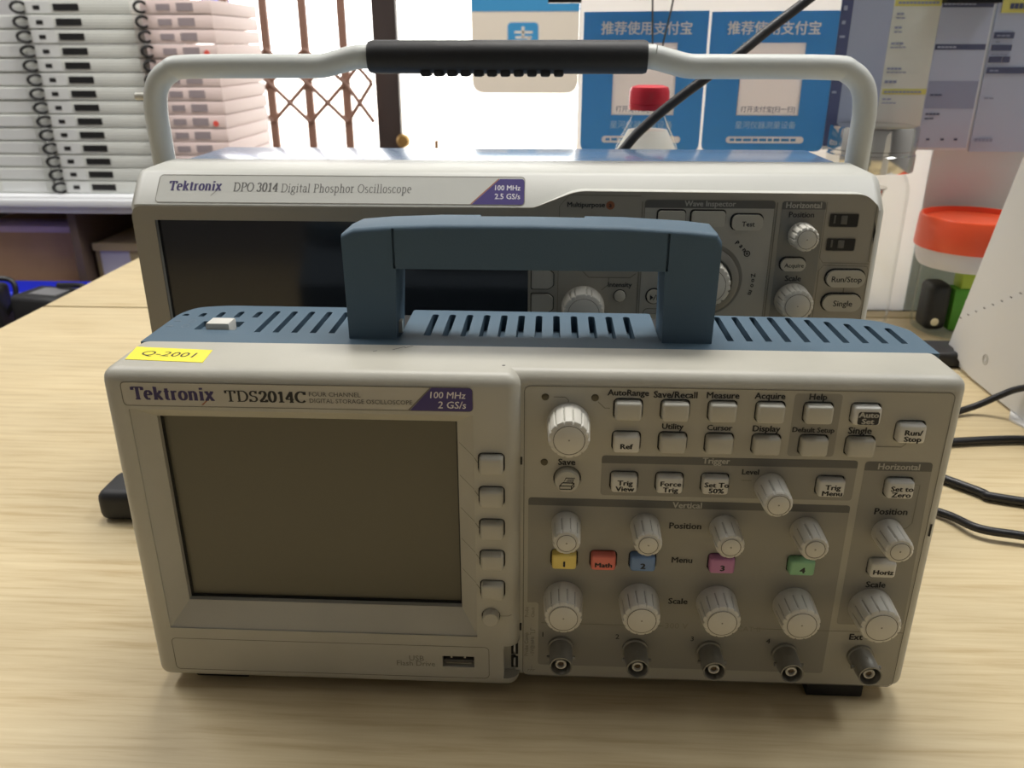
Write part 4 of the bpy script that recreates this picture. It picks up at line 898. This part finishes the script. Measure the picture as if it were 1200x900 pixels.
# cables
def cable(name, label, pts, rr, cat='cable', n=10):
    o = MB().tube(smooth_path(pts, n), rr, 12).build(name, 'cable'); tag(o, label, cat); return o
cable('power_cable', 'thick black cable hanging diagonally across the right blue sticker', [(520, 440, 420), (420, 400, 345), (352, 380, 295), (324, 370, 275), (300, 360, 257), (264, 350, 232), (240, 345, 213), (225, 340, 198), (205, 332, 170), (190, 324, 120), (175, 322, 60), (150, 330, 4)], 3.6)
cable('mains_cable', 'black cord looping twice on desk right of the nearer oscilloscope', [(960, 232, 3.2), (760, 236, 3.2), (600, 238, 3.2), (545, 243, 3.2), (521, 260, 3.2), (511, 267.5, 3.2), (465, 262, 3.2), (420, 252, 3.2), (404, 240, 3.2), (412, 226, 3.2), (444, 190, 3.2), (452, 182, 3.2), (500, 170, 3.2), (580, 162, 3.2), (760, 162, 3.2), (960, 150, 3.2)], 2.9)
cable('signal_cord', 'black cord nearest the viewer on desk right of the nearer oscilloscope', [(350, 190, 2.8), (385, 178, 2.8), (411, 160, 3.5), (422, 141, 5.5), (444, 134, 5.5), (490, 124, 3.5), (560, 118, 2.8), (740, 118, 2.8), (960, 112, 2.8)], 2.5)
cable('charging_cord', 'black cord rising over the bottom of the white card carton', [(420, 300, 2.8), (470, 308, 3), (499, 318, 6), (515, 316, 16), (524, 311, 24), (529, 300, 30), (523, 290, 26), (523, 258, 22), (526, 232, 12), (550, 208, 4), (640, 202, 2.8), (960, 190, 2.8)], 2.6)
cable('hanging_cord', 'thin black cord hanging in front of the file boxes, upper left', [(-690, 1120, 560), (-727, 1120, 313), (-742, 1120, 262), (-780, 1120, 222), (-860, 1120, 160), (-960, 1120, 100)], 2.8)
# black plug left of the scope
r = empty('power_plug', (-70, 150, 0)); tag(r, 'black plug lying on desk left of the nearer oscilloscope', 'plug')
MB().box(-27, 10, -17, 14, 0, 20, 6, 4).build('plug_body', 'rubber', r)
MB().tube(smooth_path([(8, -2, 12), (40, 0, 11), (64, 4, 6), (110, 8, 3.4), (160, 10, 3.4)], 6), [5.5] * 8 + [3.2] * 17, 12).build('plug_lead', 'cable', r)

# ------------------------------------------------------------------ door sign and gate
r = MB().prism(rpoly([(-101, 116), (-101, 620), (258, 620), (258, 116)], [44, 4, 4, 44], 8), 2698, 2706).build('door_sign', 'sign_tan')
tag(r, 'beige payment sign with blue emblem hung on the glass door', 'sign')
MB().box(-101, 258, 2696.6, 2698.2, 371, 600).build('blue_top', 'sign_blue', r)
em = MB().prism(rrect(20, 122, 232, 338, 13, 6), 2696.4, 2698.2).build('blue_emblem', 'sign_blue', r)
g = MB(); y_ = 2696.0
g.stroke([(43, 308), (103, 308)], 7, y_); g.stroke([(46, 292), (100, 292)], 7, y_); g.stroke([(71, 325), (71, 292)], 9, y_)
g.stroke([(93, 292), (86, 272), (70, 252), (50, 240), (34, 242), (30, 254), (40, 266), (58, 268), (80, 260), (122, 240)], 8, y_); g.build('emblem_lettering', 'sign_tan', em)
r = empty('folding_gate', (-640, 2640, -750)); tag(r, 'brown folding lattice gate across the bright doorway', 'gate')
BX = [-1033, -905, -777, -648, -520]
for x in BX: MB().box(x + 640 - 14, x + 640 + 14, -9, 9, 0, 2140, 3, 2).build('upright_bar', 'brown_steel', r)
lv = [-140, 26, 152, 256, 372, 500, 640, 800, 960]
for i in range(len(BX) - 1 + 1):
    x0 = BX[i] + 640; x1 = (BX[i + 1] + 640) if i < 4 else -430 + 640
    for a_, c_ in zip((26, 152, 640, 766), (152, 256, 766, 870)):
        st_ = MB().tube([(x0, -11, a_ + 750), (x1, -11, c_ + 750)], 7.5, 6); st_.tube([(x0, -14, c_ + 750), (x1, -14, a_ + 750)], 7.5, 6); st_.build('lattice_strap', 'brown_steel', r)
MB().box(-1060 + 640, -430 + 640, -20, 20, 2135, 2149).build('top_track', 'brown_steel', r)
MB().box(-1058 + 640, -430 + 640, -12, 12, 0, 8).build('floor_track', 'brown_steel', r)
# things outside the gate
r = empty('garment', (-1180, 3300, 300)); tag(r, 'violet garment hanging outside the gate at upper left', 'garment')
n = 24; vs = []
for j in range(9):
    z = 20 + j * 40
    for i in range(n): a_ = 2 * PI * i / n; vs.append(((62 - j * 1.5) * math.cos(a_) + 5 * math.sin(3 * a_ + j), (18 + 5 * math.sin(5 * a_)) * math.sin(a_), z))
MB().add(vs, [(j * n + i, j * n + (i + 1) % n, (j + 1) * n + (i + 1) % n, (j + 1) * n + i) for j in range(8) for i in range(n)]).build('cloth', 'cloth', r)
MB().tube([(-64, 0, 345), (0, 0, 372), (64, 0, 345)], 4, 8).tube(smooth_path([(0, 0, 370), (0, 0, 400), (8, 0, 410), (14, 0, 400)], 4), 2.5, 8).build('hanger', 'wire', r)
r = empty('meter_box', (-1145, 3330, 92)); tag(r, 'dark brown box below the violet garment outside the gate', 'box')
MB().box(-60, 62, -40, 40, 0, 222, 4, 2).build('box_body', 'box_brown', r)
MB().box(-44, 46, -43, -40, 120, 200, 2, 2).build('box_window', 'grey_ink', r)
MB().box(-30, 30, -20, 20, -842, 0).build('box_post', 'box_brown', r)

# ------------------------------------------------------------------ shelf of file boxes on the left
SY = 1500
r = empty('shelf_cabinet', (-900, SY, -750)); tag(r, 'white-topped low cabinet left of the desks, stacked with file boxes', 'cabinet')
s_ = MB().box(-700, 500, -12, 330, 676, 713, 2, 2).box(-700, 500, -18, -10, 690, 706, 2, 2).build('shelf_board', 'shelf', r)
MB().box(-700, 500, 300, 318, 0, 676).build('back_panel', 'shelf_dark', r)
MB().box(-700, 500, 4, 300, 480, 498).build('inner_shelf', 'shelf_dark', r)
for x in (-700, 5, 482): MB().box(x, x + 18, 2, 300, 0, 676).build('side_panel', 'shelf_dark', r)
MB().box(-682, 482, 2, 20, 0, 60).build('plinth', 'shelf_dark', r)
ZS = -36.5
ORD = ['lowest', 'second from bottom', 'third from bottom', 'fourth from bottom', 'fifth from bottom', 'sixth from bottom', 'seventh from bottom', 'eighth from bottom', 'ninth from bottom', 'tenth from bottom', 'eleventh from bottom', 'twelfth from bottom', 'thirteenth from bottom', 'fourteenth from bottom', 'topmost in frame']
def file_proto(kind):
    r = empty('file_box')
    if kind == 'black':
        MB().box(-4, 238, 0, 280, 0.4, 26.6, 1.2, 2).build('box_body', 'file', r)
        MB().box(20, 72, -0.6, 0.4, 2.0, 25, 0.2, 1).build('white_label', 'file_label', r)
        MB().box(36, 50, -1.2, -0.3, 9, 17).build('small_label', 'file_black', r)
        MB().box(78, 131, -1.2, 0.4, 7, 20).build('black_label', 'file_black', r)
        MB().tube(smooth_path([(16, 4, 6), (13, -8, 3), (4, -16, 6), (0, -18, 14), (5, -15, 21), (14, -8, 23), (18, 4, 19)], 5), 3.0, 8).build('wire_loop', 'file_black', r)
    elif kind == 'pink':
        MB().box(-4, 143, 0, 280, 0.4, 26.6, 1.2, 2).build('box_body', 'file_bloom_pink', r)
        MB().box(30, 58, -1.2, 0.4, 7, 19).build('small_label', 'file_grey', r)
        MB().box(72, 106, -1.2, 0.4, 6, 21).build('grey_label', 'file_grey', r)
        MB().tube(smooth_path([(6, 4, 6), (3, -8, 3), (-4, -16, 6), (-7, -18, 14), (-3, -15, 21), (5, -8, 23), (8, 4, 19)], 5), 3.0, 8).build('wire_loop', 'file_black', r)
    else:
        MB().box(-240, -6, 0, 280, 0.4, 26.6, 1.2, 2).build('box_body', 'file', r)
        MB().box(-120, -20, -0.6, 0.4, 3, 24, 0.2, 1).build('pale_label', 'file_label', r)
    return r
def copy_tree(o):
    c = o.copy(); COL.objects.link(c)
    for ch_ in [x for x in bpy.data.objects if x.parent == o]:
        d = ch_.copy(); COL.objects.link(d); d.parent = c
    return c
for kind, X, nm, nrow in (('plain', -918, 'plain grey file box at the far left edge', 13), ('black', -915, 'grey file box with black labels and wire loop', 14), ('pink', -663, 'pinkish file box with grey labels behind the tubular handle', 14)):
    proto = file_proto(kind)
    for k in range(nrow):
        o = proto if k == 0 else copy_tree(proto)
        jx = -0.9 * k + (random.random() - 0.5) * 2 if kind == 'black' else (random.random() - 0.5) * 3
        o.location = ((X + jx) * MM, (SY + 22 + random.random() * 3) * MM, (ZS + 27.8 * k + 0.2 + DESK) * MM)
        tag(o, '%s, %s' % (nm, ORD[k]), 'file box', {'plain': 'plain file boxes at the left edge', 'black': 'file boxes with black labels', 'pink': 'pinkish file boxes'}[kind])
for k, zz in ((5, 10), (10, 10)):
    dt = MB().lathe([(6, 0), (6, -1.0)], (-663 + 122, SY + 22, ZS + 27.8 * k + zz), 'y', 16).build('red_sticker', 'red_dot')
    tag(dt, 'small red dot sticker on %s pinkish file box' % ('the lower' if k == 5 else 'the upper'), 'sticker')
# things below the shelf board
r = empty('carton', (-985, 1540, -251.5)); tag(r, 'brown carton with mauve tape in the cabinet, left compartment', 'carton')
MB().box(-160, 84, 0, 220, 0.0, 136, 1.5, 2).build('carton_body', 'carton', r); MB().box(-160, 70, -1.2, 90, 124, 137.6, 1.2, 2).build('mauve_tape', 'tape', r)
r = empty('carton', (-790, 1540, -251.5)); tag(r, 'olive carton with a pale lilac label in the cabinet, right compartment', 'carton')
MB().box(-78, 110, 0, 200, 0.0, 100, 1.5, 2).build('carton_body', 'carton2', r); MB().box(-66, 2, -1.4, 0, 18, 84).build('lilac_label', 'label_lilac', r); MB().box(-80, 112, -6, 6, 84, 102, 1, 1).build('carton_flap', 'carton2', r)
r = empty('white_roll', (-716, 1506, -251.5)); tag(r, 'round white roll in the cabinet beside the olive carton', 'roll')
MB().lathe([(14, 0), (36, 0), (36, 34), (14, 34)], (0, 6, 36), 'y', 32).build('roll_body', 'milky', r); MB().lathe([(14, -0.6), (14, 34.6)], (0, 0, 36), 'y', 24, False).build('roll_core', 'carton', r)
r = empty('low_bench', (-760, 1300, -750)); tag(r, 'dark low bench under the black gadgets left of the desks', 'bench')
MB().box(-400, 330, -240, 190, 468, 488, 2, 2).build('bench_top', 'shelf_dark', r)
for x, y_ in ((-390, -230), (300, -230), (-390, 140), (300, 140)): MB().box(x, x + 24, y_, y_ + 24, 0, 468).build('leg', 'shelf_dark', r)
r = empty('tray', (-920, 1425, -262)); tag(r, 'blue plastic tray behind the black gadgets, left', 'tray')
tr = MB().box(-150, 150, -50, 50, 0.3, 40, 5, 3).build('tray_body', 'tray', r); cut(tr, MB().box(-144, 144, -44, 44, 6, 90))
for nm, lb, x, y_, sz, rot, m in (('power_adapter', 'black adapter lying furthest left on the low bench', -905, 1150, (120, 90, 112), 0.3, 'gadget'), ('power_adapter', 'black adapter between two others on the low bench', -755, 1165, (116, 84, 104), -0.2, 'gadget'),
                              ('power_adapter', 'black adapter nearest the desk edge on the low bench', -608, 1215, (104, 80, 84), 0.3, 'gadget')):
    r = empty(nm, (x, y_, -262), rot); tag(r, lb, 'adapter', 'black adapters on the low bench')
    MB().box(-sz[0] / 2, sz[0] / 2, -sz[1] / 2, sz[1] / 2, 0.3, sz[2], 10, 3).build('adapter_body', m, r)
    MB().box(-sz[0] / 4, sz[0] / 4, -sz[1] / 4, sz[1] / 4, sz[2] - 0.5, sz[2] + 1.2, 0.5, 1).build('rating_label', 'gadget_grey', r)
    MB().tube(smooth_path([(sz[0] / 2 - 4, 0, sz[2] / 2), (sz[0] / 2 + 18, 4, sz[2] * 0.8), (sz[0] / 2 + 10, 14, sz[2] + 10), (0, 22, sz[2] + 7)], 6), 5, 10).build('adapter_lead', 'cable', r)
